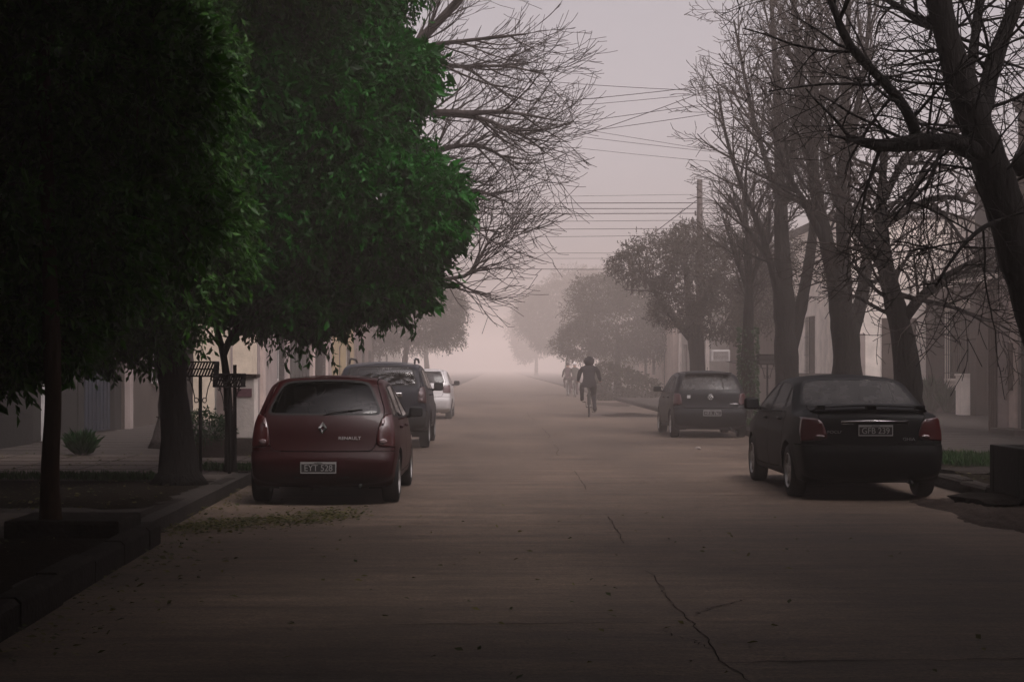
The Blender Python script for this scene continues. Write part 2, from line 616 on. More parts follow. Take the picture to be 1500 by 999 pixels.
def make_car(sp):
    L, Wd, H = sp['L'], sp['W'], sp['H']
    hw = Wd / 2
    ra, fa, rw = sp['rear_axle'], sp['front_axle'], sp['rw']
    zt = np.array(sp.get('tumble', [(0.15, .93), (0.3, .975), (0.5, 1.0), (0.7, .995), (.88, .965), (.96, .93), (H, .74)]))
    yt = np.array(sp.get('plan', [(0, .90), (.1, .935), (.3, .97), (.7, .995), (1.2, 1), (L - 1.1, 1), (L - .5, .96), (L - .15, .86), (L, .78)]))
    zz = np.linspace(0, H + .2, 200)
    yy = np.linspace(-.2, L + .2, 400)

    def smooth(a, n):
        k = np.ones(n) / n
        return np.convolve(np.pad(a, n // 2, 'edge'), k, 'same')[n // 2:-(n // 2)]
    zf = smooth(np.interp(zz, zt[:, 0], zt[:, 1]), 9)
    yf = smooth(np.interp(yy, yt[:, 0], yt[:, 1]), 21)

    def W(y, z):
        w = hw * np.interp(z, zz, zf) * np.interp(y, yy, yf)
        # flared arches
        for ya in (ra, fa):
            d = np.hypot(np.asarray(y) - ya, np.asarray(z) - rw)
            w = w + sp.get('flare', .012) * np.exp(-((d - rw * 1.18) / .06) ** 2)
        return w
    sh = Shell(sp['outline'], W, (ra + .2, fa - .2, .74), sp.get('bulge', .09), sp.get('round', .05), .2)
    root = empty(sp['name'], (sp['x'], sp['y'], 0), sp.get('rz', 0), sp['label'], sp.get('cat', 'car'))
    P = M[sp['paint']]
    # wheel arches cut away
    ar = rw * 1.16

    def arch(x, y, z, t):
        d = np.minimum(np.hypot(y - ra, z - rw), np.hypot(y - fa, z - rw)) - ar
        d = np.where((t == 0) & (z > .4) & ((y < ra - ar - .02) | (y > fa + ar + .02)), 1, d)
        return np.where(abs(x) > hw - .30, d, 1.0)
    sh.carve(arch)
    ym = L / 2

    def side_f(poly, sgn):
        f = poly_field(poly)
        return lambda x, y, z, t: np.where((t == 1) & (x * sgn > 0), f(y, z), 1.0)

    def rear_f(poly, k=45.0):
        f = poly_field(poly, k)
        return lambda x, y, z, t: np.where((t == 0) & (y < ym), f(x, z), 1.0)

    def front_f(poly):
        f = poly_field(poly)
        return lambda x, y, z, t: np.where((t == 0) & (y > ym), f(x, z), 1.0)

    def glass(field, m):
        a, r = sh.carve(field, .022)
        g = sh.panel('window', a, M[m], root, -.004)
        if r:
            sh.panel('seal', r, M['black_plastic'], g, .001)
        return g
    g = glass(rear_f(sp['rear_win']), sp['rear_glass'])
    g.name = 'rear_window'
    wg = glass(front_f(sp['wind_win']), 'glass')
    wg.name = 'windscreen'
    for sgn in (-1, 1):
        for pw in sp['side_wins']:
            glass(side_f(pw, sgn), sp.get('side_glass', 'glass'))
    # tail lights wrap round the corner
    for sgn in (-1, 1):
        fr = poly_field(sp['tail_rear'])
        fs = poly_field(sp['tail_side'])

        def tf(x, y, z, t, sgn=sgn):
            v = np.where(t == 0, np.where(y < ym, fr(abs(x), z), 1.0), fs(y, z))
            return np.where(x * sgn > 0, v, 1.0)
        a, _ = sh.carve(tf, .007)
        tl = sh.panel('tail_light', a, M['red_lens'], root, .006, .02)
        for (x, z, rx, rz2) in sp.get('tail_spots', []):
            b = MB()
            yv = sh.rear_y(x, z)
            n = 18
            vs = []
            for lay, sc in ((0.02, 1.0), (-.016, 1.0), (-.024, .75)):
                for i in range(n):
                    an = 2 * math.pi * i / n
                    px, pz = x + rx * sc * math.cos(an), z + rz2 * sc * math.sin(an)
                    vs.append((sgn * px, sh.rear_y(px, pz) + lay, pz))
            fs2 = []
            for l in range(2):
                for i in range(n):
                    fs2.append((l * n + i, l * n + (i + 1) % n, (l + 1) * n + (i + 1) % n, (l + 1) * n + i))
            fs2.append(tuple(2 * n + i for i in range(n)))
            b.add(vs, fs2)
            b.build('lamp_lens', M['clear_lens'], tl, smooth=True)
    # bumper
    zb = sp['bumper_z']
    yb = ra - ar - .03

    def bf(x, y, z, t):
        return np.where(y < ym, np.maximum(z - zb, y - yb), 1.0)
    a, _ = sh.carve(bf, .009)
    sh.panel('rear_bumper', a, M[sp.get('bumper_mat', sp['paint'])], root, .006)
    a, _ = sh.carve(rear_f(sp['tailgate'], 90), .009)
    sh.panel(sp.get('gate_name', 'tailgate'), a, P, root)
    for sgn in (-1, 1):
        for i, pd in enumerate(sp['doors']):
            a, _ = sh.carve(side_f(pd, sgn), .009)
            d = sh.panel('door', a, P, root)
            hy, hz = sp['handles'][i]
            x = float(W(hy, hz)) * sgn
            b = MB()
            b.rbox(min(x, x + sgn * .035), max(x, x + sgn * .035), hy - .09, hy + .09, hz - .016, hz + .016, .012)
            b.build('handle', M[sp.get('handle_mat', sp['paint'])], d, smooth=True)
    body = sh.panel('body', [(p, t) for p, t in zip(sh.polys, sh.tags)], P, root)
    # wheel wells, wheels
    for ya in (ra, fa):
        for sgn in (-1, 1):
            b = MB()
            n = 20
            vs, fs = [], []
            for i in range(n + 1):
                an = -0.35 + (math.pi + .7) * i / n
                yy_, z_ = ya + ar * math.cos(an), rw + ar * math.sin(an)
                vs += [(sgn * float(W(yy_, max(z_, .2)) - .004), yy_, max(z_, .14)), (sgn * (hw - .33), yy_, max(z_, .14))]
                if i:
                    fs.append((2 * i - 2, 2 * i - 1, 2 * i + 1, 2 * i))
            c = len(vs)
            vs.append((sgn * (hw - .33), ya, rw))
            for i in range(n):
                fs.append((2 * i + 1, 2 * i + 3, c))
            b.add(vs, fs)
            b.build('wheel_arch', M['black_plastic'], root)
            make_wheel(rw, root, (sgn * (hw - .105), ya, rw), sgn, sp.get('spokes', 5))
    # axle beam and exhaust below
    b = MB()
    b.tube([(-hw + .2, ra, rw * .8), (hw - .2, ra, rw * .8)], .035, 8)
    b.build('rear_axle', M['black_plastic'], root)
    b = MB()
    ex = sp.get('exhaust_x', .42)
    b.tube([(ex, ra + .3, .24), (ex, .25, .22), (ex, .035, .21)], .024, 10)
    b.build('exhaust', M['black_plastic'], root, smooth=True)
    # mirrors
    my, mz, mw, mh = sp['mirror']
    for sgn in (-1, 1):
        x = float(W(my, mz)) * sgn
        b = MB()
        b.rbox(min(x + sgn * .05, x + sgn * (.05 + mw)), max(x + sgn * .05, x + sgn * (.05 + mw)), my - .05, my + .07, mz - mh * .4, mz + mh * .6, .045, 3)
        b.tube([(x - sgn * .02, my + .04, mz - mh * .35), (x + sgn * .10, my + .02, mz - mh * .2)], .025, 8)
        o = b.build('mirror', M[sp.get('mirror_mat', 'black_plastic')], root, smooth=True)
        b = MB()
        xa, xb = sorted((x + sgn * .075, x + sgn * (.025 + mw)))
        b.rbox(xa, xb, my - .058, my - .049, mz - mh * .3, mz + mh * .48, .004)
        b.build('mirror_glass', M['mirror_dark'], o)
    # seats
    bz = sp.get('seat_z', .55)
    sy = sp['seat_y']
    for sgn in (-1, 1):
        b = MB()
        xs = sgn * hw * .44
        b.rbox(xs - .24, xs + .24, sy, sy + .5, bz - .25, bz, .06)
        b.rbox(xs - .22, xs + .22, sy - .12, sy + .02, bz - .1, bz + .52, .06)
        o = b.build('seat', M['seat_cloth'], root, smooth=True)
        b = MB()
        b.rbox(xs - .13, xs + .13, sy - .13, sy - .03, bz + .55, bz + .74, .04)
        b.tube([(xs - .05, sy - .08, bz + .5), (xs - .05, sy - .08, bz + .6)], .008, 5)
        b.tube([(xs + .05, sy - .08, bz + .5), (xs + .05, sy - .08, bz + .6)], .008, 5)
        b.build('headrest', M['seat_cloth'], o, smooth=True)
    b = MB()
    ry = sp['rear_seat_y']
    b.rbox(-hw * .78, hw * .78, ry, ry + .5, bz - .25, bz, .06)
    b.rbox(-hw * .78, hw * .78, ry - .14, ry + .02, bz - .1, sp['rear_seat_top'], .06)
    o = b.build('rear_bench', M['seat_cloth'], root, smooth=True)
    for xs in (-.36, .36):
        b = MB()
        zt2 = sp['rear_seat_top']
        b.rbox(xs - .12, xs + .12, ry - .13, ry - .03, zt2 + .02, zt2 + .15, .04)
        b.build('headrest', M['seat_cloth'], o, smooth=True)
    b = MB()
    b.rbox(-hw * .8, hw * .8, fa - .55, fa - .2, .62, sp.get('dash_z', .93), .08)
    o = b.build('dashboard', M['interior'], root, smooth=True)
    b = MB()
    xs = -hw * .44
    ring = [(xs + .18 * math.cos(a), fa - .62 + .07 * math.sin(a), .88 + .17 * math.sin(a)) for a in np.linspace(0, 2 * math.pi, 25)]
    b.tube(ring, .014, 6)
    b.build('steering_wheel', M['interior'], o, smooth=True)
    b = MB()
    ym2, zm2 = sp['inner_mirror']
    b.rbox(-.12, .12, ym2 - .012, ym2 + .012, zm2 - .035, zm2 + .035, .012)
    b.tube([(0, ym2, zm2), (0, ym2 + .08, zm2 + .07)], .008, 5)
    b.build('inner_mirror', M['interior'], root, smooth=True)
    # number plate
    if 'plate' in sp:
        txt, px, pz, lean = sp['plate']
        py = sh.rear_y(px, pz) - .012
        b = MB()
        b.rbox(px - .20, px + .20, py - .004, py + .012, pz - .065, pz + .065, .004)
        pl = b.build('number_plate', M['plate_black'], root)
        b = MB()
        for (x0, x1, z0, z1) in ((-.195, .195, -.062, -.050), (-.195, .195, .040, .062), (-.195, -.186, -.05, .04), (.186, .195, -.05, .04)):
            b.box(px + x0, px + x1, py - .0075, py - .004, pz + z0, pz + z1)
        b.build('plate_border', M['plate_white'], pl)
        lettering(txt, .098, (px, py - .0075, pz - .006), pl, M['plate_white'], 0, 0, 'lettering', .92)
        lettering('ARGENTINA', .017, (px, py - .0095, pz + .051), pl, M['plate_black'], 0)
    for (txt, size, x, z, mm, sx) in sp.get('texts', []):
        y = sh.rear_y(x, z) - .008
        lettering(txt, size, (x, y, z), root, M[mm], sp.get('gate_tilt', .2), 0, 'lettering', sx)
    sp['sh'], sp['root'], sp['Wf'] = sh, root, W
    return root, sh, W


def on_rear(sh, quads, parent, name, m, lift=.008, thick=.012):
    """flat pieces that hug the rear face: quads of (x,z) points"""
    b = MB()
    for q in quads:
        n = len(q)
        vs = [(x, sh.rear_y(x, z) - lift, z) for x, z in q] + [(x, sh.rear_y(x, z) - lift + thick, z) for x, z in q]
        fs = [tuple(range(n)), tuple(range(2 * n - 1, n - 1, -1))] + [(i, (i + 1) % n, n + (i + 1) % n, n + i) for i in range(n)]
        b.add(vs, fs)
    return b.build(name, m, parent)


# --- red hatchback
red = dict(name='hatchback_car', label='dark red hatchback parked at the left kerb under the leafy tree', L=3.77, W=1.66, H=1.42,
           x=-1.92, y=17.15, rear_axle=.60, front_axle=3.07, rw=.285, paint='red_paint',
           outline=[(.22, .19), (.06, .24), (.0, .34), (.0, .50), (.05, .58), (.10, .70), (.15, .86), (.24, 1.02), (.40, 1.22), (.56, 1.36), (.70, 1.40),
                    (1.1, 1.425), (1.6, 1.42), (2.0, 1.38), (2.3, 1.27), (2.75, 1.00), (2.95, .93), (3.3, .86), (3.62, .74), (3.74, .60), (3.77, .42), (3.72, .25), (3.55, .19)],
           tumble=[(.15, .92), (.3, .97), (.5, 1.0), (.72, .99), (.90, .955), (.98, .92), (1.2, .82), (1.42, .72)],
           rear_win=[(-.62, 1.005), (.62, 1.005), (.57, 1.15), (.475, 1.335), (.3, 1.362), (-.3, 1.362), (-.475, 1.335), (-.57, 1.15)], rear_glass='glass_dark', bulge=.10,
           wind_win=[(-.66, 1.0), (.66, 1.0), (.54, 1.33), (-.54, 1.33)],
           side_wins=[[(.52, .98), (.98, .96), (1.0, 1.27), (.82, 1.28)], [(1.03, .955), (1.75, .935), (1.72, 1.30), (1.06, 1.29)], [(1.82, .93), (2.72, .92), (2.60, .97), (2.12, 1.24), (1.80, 1.30)]],
           tail_rear=[(.585, .64), (.95, .64), (.95, .99), (.66, .99), (.60, .86)], tail_side=[(-.2, .64), (.22, .68), (.30, .84), (.44, .99), (-.1, .99)],
           tail_spots=[(.665, .70, .042, .026), (.66, .915, .018, .035)],
           bumper_z=.585, tailgate=[(-.56, .60), (.56, .60), (.66, .95), (.67, 1.02), (.54, 1.392), (-.54, 1.392), (-.67, 1.02), (-.66, .95)],
           doors=[[(.96, .33), (1.77, .30), (1.78, .90), (.90, .92), (.90, .62)], [(1.80, .30), (2.68, .30), (2.75, .60), (2.76, .90), (1.81, .905)]],
           handles=[(1.05, .83), (1.95, .82)], mirror=(2.45, .95, .17, .13), seat_y=1.65, rear_seat_y=.95, rear_seat_top=.93, inner_mirror=(2.2, 1.22), gate_tilt=.25,
           plate=('EYT 528', -.03, .42, 0), texts=[('RENAULT', .05, .30, .735, 'plate_white', 1.15)])
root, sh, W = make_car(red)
oq = [(0, .915), (.05, .85), (0, .785), (-.05, .85)]
iq = [(0, .875), (.022, .85), (0, .822), (-.022, .85)]
on_rear(sh, [[oq[i], oq[(i + 1) % 4], iq[(i + 1) % 4], iq[i]] for i in range(4)], root, 'badge', M['chrome'], .012)
b = MB()
b.tube([(0, sh.rear_y(0, 1.0) - .02, .985), (.12, sh.rear_y(.12, 1.02) - .02, 1.02), (.42, sh.rear_y(.42, 1.05) - .015, 1.05)], .008, 5)
b.build('wiper', M['black_plastic'], root)
on_rear(sh, [[(-.3, .30), (.3, .30), (.3, .325), (-.3, .325)]], root, 'bumper_trim', M['black_plastic'], .012)

# --- dark SUV
suv = dict(name='suv_car', label='dark navy off-road car with roof rails parked ahead of the red hatchback', L=4.3, W=1.82, H=1.63, x=-2.19, y=29.2, rear_axle=.82, front_axle=3.49, rw=.345,
           paint='navy_paint', handle_mat='navy_paint', flare=.03,
           outline=[(.3, .32), (.12, .34), (.02, .42), (.0, .58), (.03, .66), (.08, .72), (.10, .90), (.14, 1.06), (.24, 1.26), (.36, 1.48), (.48, 1.575), (.7, 1.61),
                    (1.3, 1.64), (1.9, 1.63), (2.3, 1.58), (2.55, 1.49), (3.0, 1.16), (3.15, 1.10), (3.6, 1.06), (4.05, .97), (4.22, .80), (4.3, .58), (4.26, .40), (4.05, .30)],
           tumble=[(.25, .93), (.4, .98), (.6, 1.0), (.8, .99), (1.05, .965), (1.15, .93), (1.4, .84), (1.63, .74)],
           rear_win=[(-.67, 1.20), (.67, 1.20), (.58, 1.52), (.45, 1.54), (-.45, 1.54), (-.58, 1.52)], rear_glass='glass', wind_win=[(-.72, 1.18), (.72, 1.18), (.60, 1.52), (-.60, 1.52)],
           side_wins=[[(.55, 1.2), (.92, 1.16), (.95, 1.42), (.72, 1.45)], [(1.05, 1.13), (1.9, 1.11), (1.88, 1.49), (1.08, 1.46)], [(1.98, 1.11), (2.95, 1.10), (2.9, 1.13), (2.4, 1.46), (1.98, 1.49)]],
           tail_rear=[(.70, .86), (1.1, .86), (1.1, 1.16), (.73, 1.16)], tail_side=[(-.2, .86), (.30, .86), (.38, 1.16), (-.1, 1.16)], tail_spots=[(.765, 1.03, .048, .06), (.775, .92, .03, .03)],
           bumper_z=.70, bumper_mat='black_plastic', tailgate=[(-.69, .715), (.69, .715), (.77, 1.1), (.69, 1.585), (-.69, 1.585), (-.77, 1.1)],
           doors=[[(1.22, .45), (1.93, .42), (1.93, 1.08), (1.05, 1.10), (1.08, .8)], [(1.96, .42), (2.95, .42), (3.0, 1.06), (1.96, 1.08)]], handles=[(1.25, 1.0), (2.15, .99)],
           mirror=(2.75, 1.12, .19, .17), seat_y=1.85, rear_seat_y=1.05, rear_seat_top=1.12, seat_z=.72, dash_z=1.1, inner_mirror=(2.45, 1.42), gate_tilt=.12,
           texts=[('JETRY', .06, .12, 1.50, 'plate_white', 1.2)])
root, sh, W = make_car(suv)
b = MB()
y = sh.rear_y(0, 1.01)
b.rbox(-.42, .42, y - .045, y + .01, .975, 1.055, .02)
b.build('chrome_strip', M['chrome'], root, smooth=True)
lettering('DUSTER', .05, (0, y - .047, 1.015), root, M['black_plastic'], 0, 0, 'lettering', 1.8)
for sgn in (-1, 1):
    b = MB()
    b.tube([(sgn * .62, .75, 1.60), (sgn * .62, .85, 1.665), (sgn * .62, 1.1, 1.69), (sgn * .62, 2.1, 1.68), (sgn * .62, 2.35, 1.62)], .02, 8)
    b.build('roof_rail', M['black_plastic'], root, smooth=True)
b = MB()
b.tube([(0, sh.rear_y(0, 1.15) - .02, 1.15), (.1, sh.rear_y(.1, 1.19) - .02, 1.19), (.45, sh.rear_y(.45, 1.22) - .015, 1.22)], .008, 5)
b.build('wiper', M['black_plastic'], root)

# --- white hatchback
wh = dict(red)
wh.update(name='hatchback_car', label='silvery white hatchback parked farthest up the left kerb ahead of the dark off-road car', L=3.9, W=1.70, H=1.50, x=-2.19, y=46.4, rear_axle=.62, front_axle=3.13, rw=.29, paint='white_paint',
          outline=[(.2, .2), (.05, .25), (.0, .36), (.0, .56), (.04, .64), (.10, .78), (.14, .95), (.20, 1.08), (.34, 1.30), (.46, 1.44), (.62, 1.475),
                   (1.1, 1.50), (1.6, 1.50), (2.0, 1.46), (2.3, 1.36), (2.8, 1.06), (3.0, .99), (3.4, .92), (3.72, .80), (3.86, .62), (3.9, .42), (3.84, .26), (3.65, .2)],
          tumble=[(.15, .92), (.3, .97), (.5, 1.0), (.78, .99), (1.0, .955), (1.08, .92), (1.3, .83), (1.5, .75)],
          rear_win=[(-.60, 1.09), (.60, 1.09), (.50, 1.40), (-.50, 1.40)], rear_glass='glass_dark', wind_win=[(-.66, 1.07), (.66, 1.07), (.54, 1.40), (-.54, 1.40)],
          side_wins=[[(.55, 1.08), (1.0, 1.04), (1.02, 1.34), (.82, 1.35)], [(1.05, 1.03), (1.78, 1.01), (1.75, 1.38), (1.08, 1.37)], [(1.86, 1.0), (2.75, .99), (2.62, 1.04), (2.15, 1.32), (1.84, 1.38)]],
          tail_rear=[(.58, .78), (1.0, .78), (1.0, 1.02), (.60, 1.0)], tail_side=[(-.2, .78), (.30, .84), (.40, 1.02), (-.1, 1.02)], tail_spots=[],
          bumper_z=.66, tailgate=[(-.56, .68), (.56, .68), (.65, 1.0), (.66, 1.1), (.56, 1.45), (-.56, 1.45), (-.66, 1.1), (-.65, 1.0)],
          doors=[[(1.0, .33), (1.80, .30), (1.81, .97), (.95, .99), (.95, .62)], [(1.83, .30), (2.75, .30), (2.8, .60), (2.8, .96), (1.84, .975)]], handles=[(1.1, .9), (2.0, .89)],
          mirror=(2.5, 1.04, .18, .14), rear_seat_top=1.0, inner_mirror=(2.25, 1.3), seat_z=.6, dash_z=1.0, texts=[])
wh['plate'] = ('JKM 417', 0, .42, 0)
wh.pop('plate')
root, sh, W = make_car(wh)

# --- dark hatchback on the right
gol = dict(red)
gol.update(name='hatchback_car', label='small dark slate hatchback with a round emblem parked along the right kerb', L=3.9, W=1.66, H=1.46, x=4.62, y=33.85, rear_axle=.62, front_axle=3.09, rw=.29, paint='slate_paint', round=.06, mirror_mat='black_plastic', handle_mat='slate_paint',
           outline=[(.2, .19), (.05, .24), (.0, .36), (.0, .54), (.04, .62), (.10, .76), (.13, .94), (.20, 1.06), (.36, 1.26), (.50, 1.385), (.62, 1.425),
                    (1.1, 1.455), (1.6, 1.46), (2.0, 1.42), (2.3, 1.31), (2.8, 1.02), (3.0, .95), (3.4, .88), (3.72, .76), (3.86, .60), (3.9, .42), (3.84, .26), (3.65, .2)],
           tumble=[(.15, .92), (.3, .97), (.5, 1.0), (.76, .99), (.97, .95), (1.05, .915), (1.25, .82), (1.46, .735)],
           rear_win=[(-.63, 1.05), (.63, 1.05), (.53, 1.335), (.45, 1.355), (-.45, 1.355), (-.53, 1.335)], rear_glass='glass_mist', side_glass='glass_mist', wind_win=[(-.66, 1.03), (.66, 1.03), (.54, 1.37), (-.54, 1.37)],
           side_wins=[[(.55, 1.04), (.98, 1.01), (1.0, 1.31), (.8, 1.32)], [(1.05, 1.0), (1.78, .98), (1.75, 1.35), (1.08, 1.33)], [(1.86, .97), (2.75, .96), (2.62, 1.01), (2.15, 1.28), (1.84, 1.35)]],
           tail_rear=[(.60, .72), (1.0, .72), (1.0, .965), (.64, .965)], tail_side=[(-.2, .72), (.26, .74), (.33, .965), (-.1, .965)], tail_spots=[],
           bumper_z=.64, tailgate=[(-.58, .66), (.58, .66), (.67, .95), (.68, 1.05), (.58, 1.405), (-.58, 1.405), (-.68, 1.05), (-.67, .95)],
           doors=[[(1.0, .33), (1.80, .30), (1.81, .94), (.95, .96), (.95, .62)], [(1.83, .30), (2.75, .30), (2.8, .60), (2.8, .93), (1.84, .945)]], handles=[(1.1, .87), (2.0, .86)],
           mirror=(2.5, 1.02, .18, .13), rear_seat_top=.96, inner_mirror=(2.25, 1.26), dash_z=.97, texts=[], plate=('HFX 761', .02, .545, 0))
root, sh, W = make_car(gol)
b = MB()
yb_ = sh.rear_y(0, .89) - .008
ring = [(.055 * math.cos(a), yb_, .885 + .055 * math.sin(a)) for a in np.linspace(0, 2 * math.pi, 29)]
b.tube(ring, .008, 6)
for pts in ([(-.03, .925), (-.012, .885), (0, .905), (.012, .885), (.03, .925)], [(-.045, .90), (-.02, .845), (0, .88), (.02, .845), (.045, .90)]):
    b.tube([(x, yb_, z) for x, z in pts], .006, 5)
b.build('badge', M['chrome'], root, smooth=True)
on_rear(sh, [[(-.50, .86), (-.43, .86), (-.43, .925), (-.50, .925)]], root, 'sticker', M['plate_white'], .006, .004)
on_rear(sh, [[(.42, .735), (.60, .735), (.60, .752), (.42, .752)]], root, 'model_strip', M['chrome'], .009, .006)
b = MB()
b.rbox(-.50, .50, .40, .60, 1.385, 1.415, .014)
b.build('spoiler', M['slate_paint'], root, smooth=True)
b = MB()
b.tube([(.30, sh.rear_y(.3, 1.07) - .012, 1.08), (.27, sh.rear_y(.27, 1.33) - .012, 1.33)], .009, 5)
b.build('wiper', M['black_plastic'], root)
b = MB()
b.tube([(.0, .70, 1.43), (0, .62, 1.53)], .006, 5)
b.build('aerial', M['black_plastic'], root)

# --- black sedan
foc = dict(name='sedan_car', label='black four-door sedan with a boot spoiler parked nearest on the right', L=4.36, W=1.70, H=1.43, x=4.27, y=17.72, rear_axle=.83, front_axle=3.44, rw=.305, paint='black_paint', gate_name='boot_lid',
           outline=[(.25, .20), (.08, .24), (.0, .34), (.0, .54), (.04, .62), (.07, .74), (.10, .92), (.15, 1.00), (.25, 1.035), (.45, 1.05), (.62, 1.055), (.72, 1.075), (1.0, 1.24), (1.22, 1.365), (1.36, 1.40),
                    (1.7, 1.43), (2.1, 1.43), (2.5, 1.39), (2.75, 1.30), (3.2, 1.03), (3.35, .96), (3.8, .88), (4.15, .76), (4.32, .60), (4.36, .42), (4.28, .26), (4.1, .2)],
           tumble=[(.15, .92), (.3, .97), (.5, 1.0), (.76, .995), (.93, .96), (1.03, .925), (1.2, .84), (1.43, .73)],
           plan=[(0, .885), (.1, .925), (.3, .965), (.7, .995), (1.2, 1), (3.2, 1), (3.8, .96), (4.2, .86), (4.36, .78)],
           rear_win=[(-.66, 1.09), (.66, 1.09), (.565, 1.33), (.48, 1.365), (-.48, 1.365), (-.565, 1.33)], rear_glass='glass_mist', side_glass='glass_mist', wind_win=[(-.66, 1.04), (.66, 1.04), (.54, 1.36), (-.54, 1.36)],
           side_wins=[[(1.0, 1.08), (1.30, 1.03), (1.34, 1.31), (1.30, 1.31)], [(1.38, 1.02), (2.12, 1.0), (2.06, 1.35), (1.42, 1.33)], [(2.22, .99), (3.15, .98), (3.05, 1.02), (2.5, 1.31), (2.15, 1.355)]],
           tail_rear=[(.50, .70), (1.0, .66), (1.0, .955), (.58, .93)], tail_side=[(-.2, .70), (.24, .72), (.30, .955), (-.1, .955)], tail_spots=[(.60, .735, .05, .016)],
           bumper_z=.63, tailgate=[(-.50, .645), (.50, .645), (.60, .94), (.64, 1.03), (.62, 1.075), (-.62, 1.075), (-.64, 1.03), (-.60, .94)],
           doors=[[(1.32, .33), (2.14, .30), (2.15, .955), (1.12, .985), (1.16, .75)], [(2.17, .30), (3.05, .30), (3.12, .60), (3.13, .93), (2.18, .955)]], handles=[(1.42, .90), (2.36, .885)],
           mirror=(2.88, 1.03, .19, .15), mirror_mat='black_paint', seat_y=1.95, rear_seat_y=1.25, rear_seat_top=.98, inner_mirror=(2.6, 1.25), gate_tilt=.1,
           plate=('GFB 239', 0.02, .80, 0), texts=[('FOCUS', .045, -.43, .78, 'rim', 1.3), ('GHIA', .05, .40, .70, 'rim', 1.2)])
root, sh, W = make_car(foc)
b = MB()
b.tube([(-.36, sh.rear_y(.36, .90) - .012, .897), (0, sh.rear_y(0, .90) - .014, .905), (.40, sh.rear_y(.4, .90) - .012, .897)], .013, 8)
b.tube([(-.36, sh.rear_y(.36, .875) - .008, .872), (.40, sh.rear_y(.4, .875) - .008, .872)], .005, 6)
b.build('chrome_strip', M['chrome'], root, smooth=True)
sv, sf = [], []
NX = 21
prof = [(.03, 0), (.025, .008), (.06, .018), (.18, .020), (.26, .012), (.26, 0), (.16, -.003)]
for i in range(NX):
    u = -1 + 2 * i / (NX - 1)
    x = .66 * u
    y0 = .10 + .16 * abs(u) ** 3
    z0 = 1.072 - .035 * u * u
    if abs(u) > .93:
        z0 -= .03
    for (dy, dz) in prof:
        sv.append((x, y0 + dy, z0 + dz))
n = len(prof)
for i in range(NX - 1):
    for j in range(n):
        sf.append((i * n + j, (i + 1) * n + j, (i + 1) * n + (j + 1) % n, i * n + (j + 1) % n))
sf += [tuple(range(n)), tuple(range((NX - 1) * n, NX * n))]
b = MB()
b.add(sv, sf)
spl = b.build('spoiler', M['black_paint'], root, smooth=True)
b = MB()
b.rbox(-.62, -.52, .2, .34, 1.03, 1.08, .01)
b.rbox(.52, .62, .2, .34, 1.03, 1.08, .01)
b.rbox(-.05, .05, .15, .3, 1.03, 1.085, .01)
b.build('spoiler_foot', M['black_paint'], spl)
on_rear(sh, [[(-.055, .555), (.055, .555), (.055, .575), (-.055, .575)]], root, 'bumper_trim', M['black_plastic'], .012)
# ------------------------------------------------------------------ trees
UP = np.array([0, 0, 1.0])


def unit(v):
    return v / (np.linalg.norm(v) + 1e-9)


def rot_about(d, ang, rng):
    """a direction at angle ang from d, random azimuth"""
    r = rng.normal(size=3)
    p = unit(np.cross(d, r))
    return unit(d * math.cos(ang) + p * math.sin(ang))


def grow(out, p, d, L, r, lvl, cf, rng):
    n = max(3, int(L / cf['seg'][min(lvl, len(cf['seg']) - 1)]))
    pts, ds = [np.array(p)], []
    d = unit(np.array(d))
    st = L / n
    wob = cf['wob']
    tro = cf['trop'][min(lvl, len(cf['trop']) - 1)]
    for i in range(n):
        ds.append(d)
        d = unit(d + rng.normal(size=3) * wob + UP * tro * (0.3 + 1.4 * i / n) * st * 4)
        pts.append(pts[-1] + d * st)
    ds.append(d)
    rad = r * np.linspace(1, cf.get('tip', .45), n + 1)
    rad = np.maximum(rad, cf['rmin'])
    out.append((lvl, np.array(pts), rad))
    spawn(out, pts, ds, rad, L, lvl, cf, rng)


def spawn(out, pts, ds, rad, L, lvl, cf, rng, t0=None):
    if lvl >= cf['levels']:
        return
    k = cf['dens'][lvl]
    num = max(1, int(L * k * rng.uniform(.75, 1.25)))
    lo = cf['start'][lvl] if t0 is None else t0
    for j in range(num):
        t = lo + (1 - lo) * ((j + rng.uniform(0, 1)) / num)
        i = min(len(pts) - 1, int(t * (len(pts) - 1)))
        fr = t * (len(pts) - 1) - i
        p = pts[i] if i + 1 >= len(pts) else pts[i] * (1 - fr) + pts[i + 1] * fr
        a = math.radians(rng.uniform(*cf['ang'][lvl]))
        cd = rot_about(ds[i], a, rng)
        if cf.get('flat'):
            cd = unit(cd * np.array([1, cf['flat'], 1]))
        cd = unit(cd + UP * cf.get('lift', 0))
        if 'bias' in cf:
            cd = unit(cd + np.array(cf['bias']))
        l = cf['len'][lvl] * rng.uniform(.55, 1.15) * (1.1 - .55 * t)
        rr = min(rad[i] * .62, cf['rad'][lvl] * rng.uniform(.75, 1.2))
        grow(out, p, cd, l, rr, lvl + 1, cf, rng)


def limb(pts, radii, step=.18):
    p = resample(chaikin(np.array(pts, float), 3), step)
    d = np.linspace(0, 1, len(p))
    r = np.interp(d, np.linspace(0, 1, len(radii)), radii)
    t = np.gradient(p, axis=0)
    t /= np.linalg.norm(t, axis=1)[:, None]
    L = np.linalg.norm(np.diff(p, axis=0), axis=1).sum()
    return list(p), list(t), r, L


def bumpy(p, r, rng, amt=.10):
    return r * (1 + amt * rng.normal(size=len(r)))


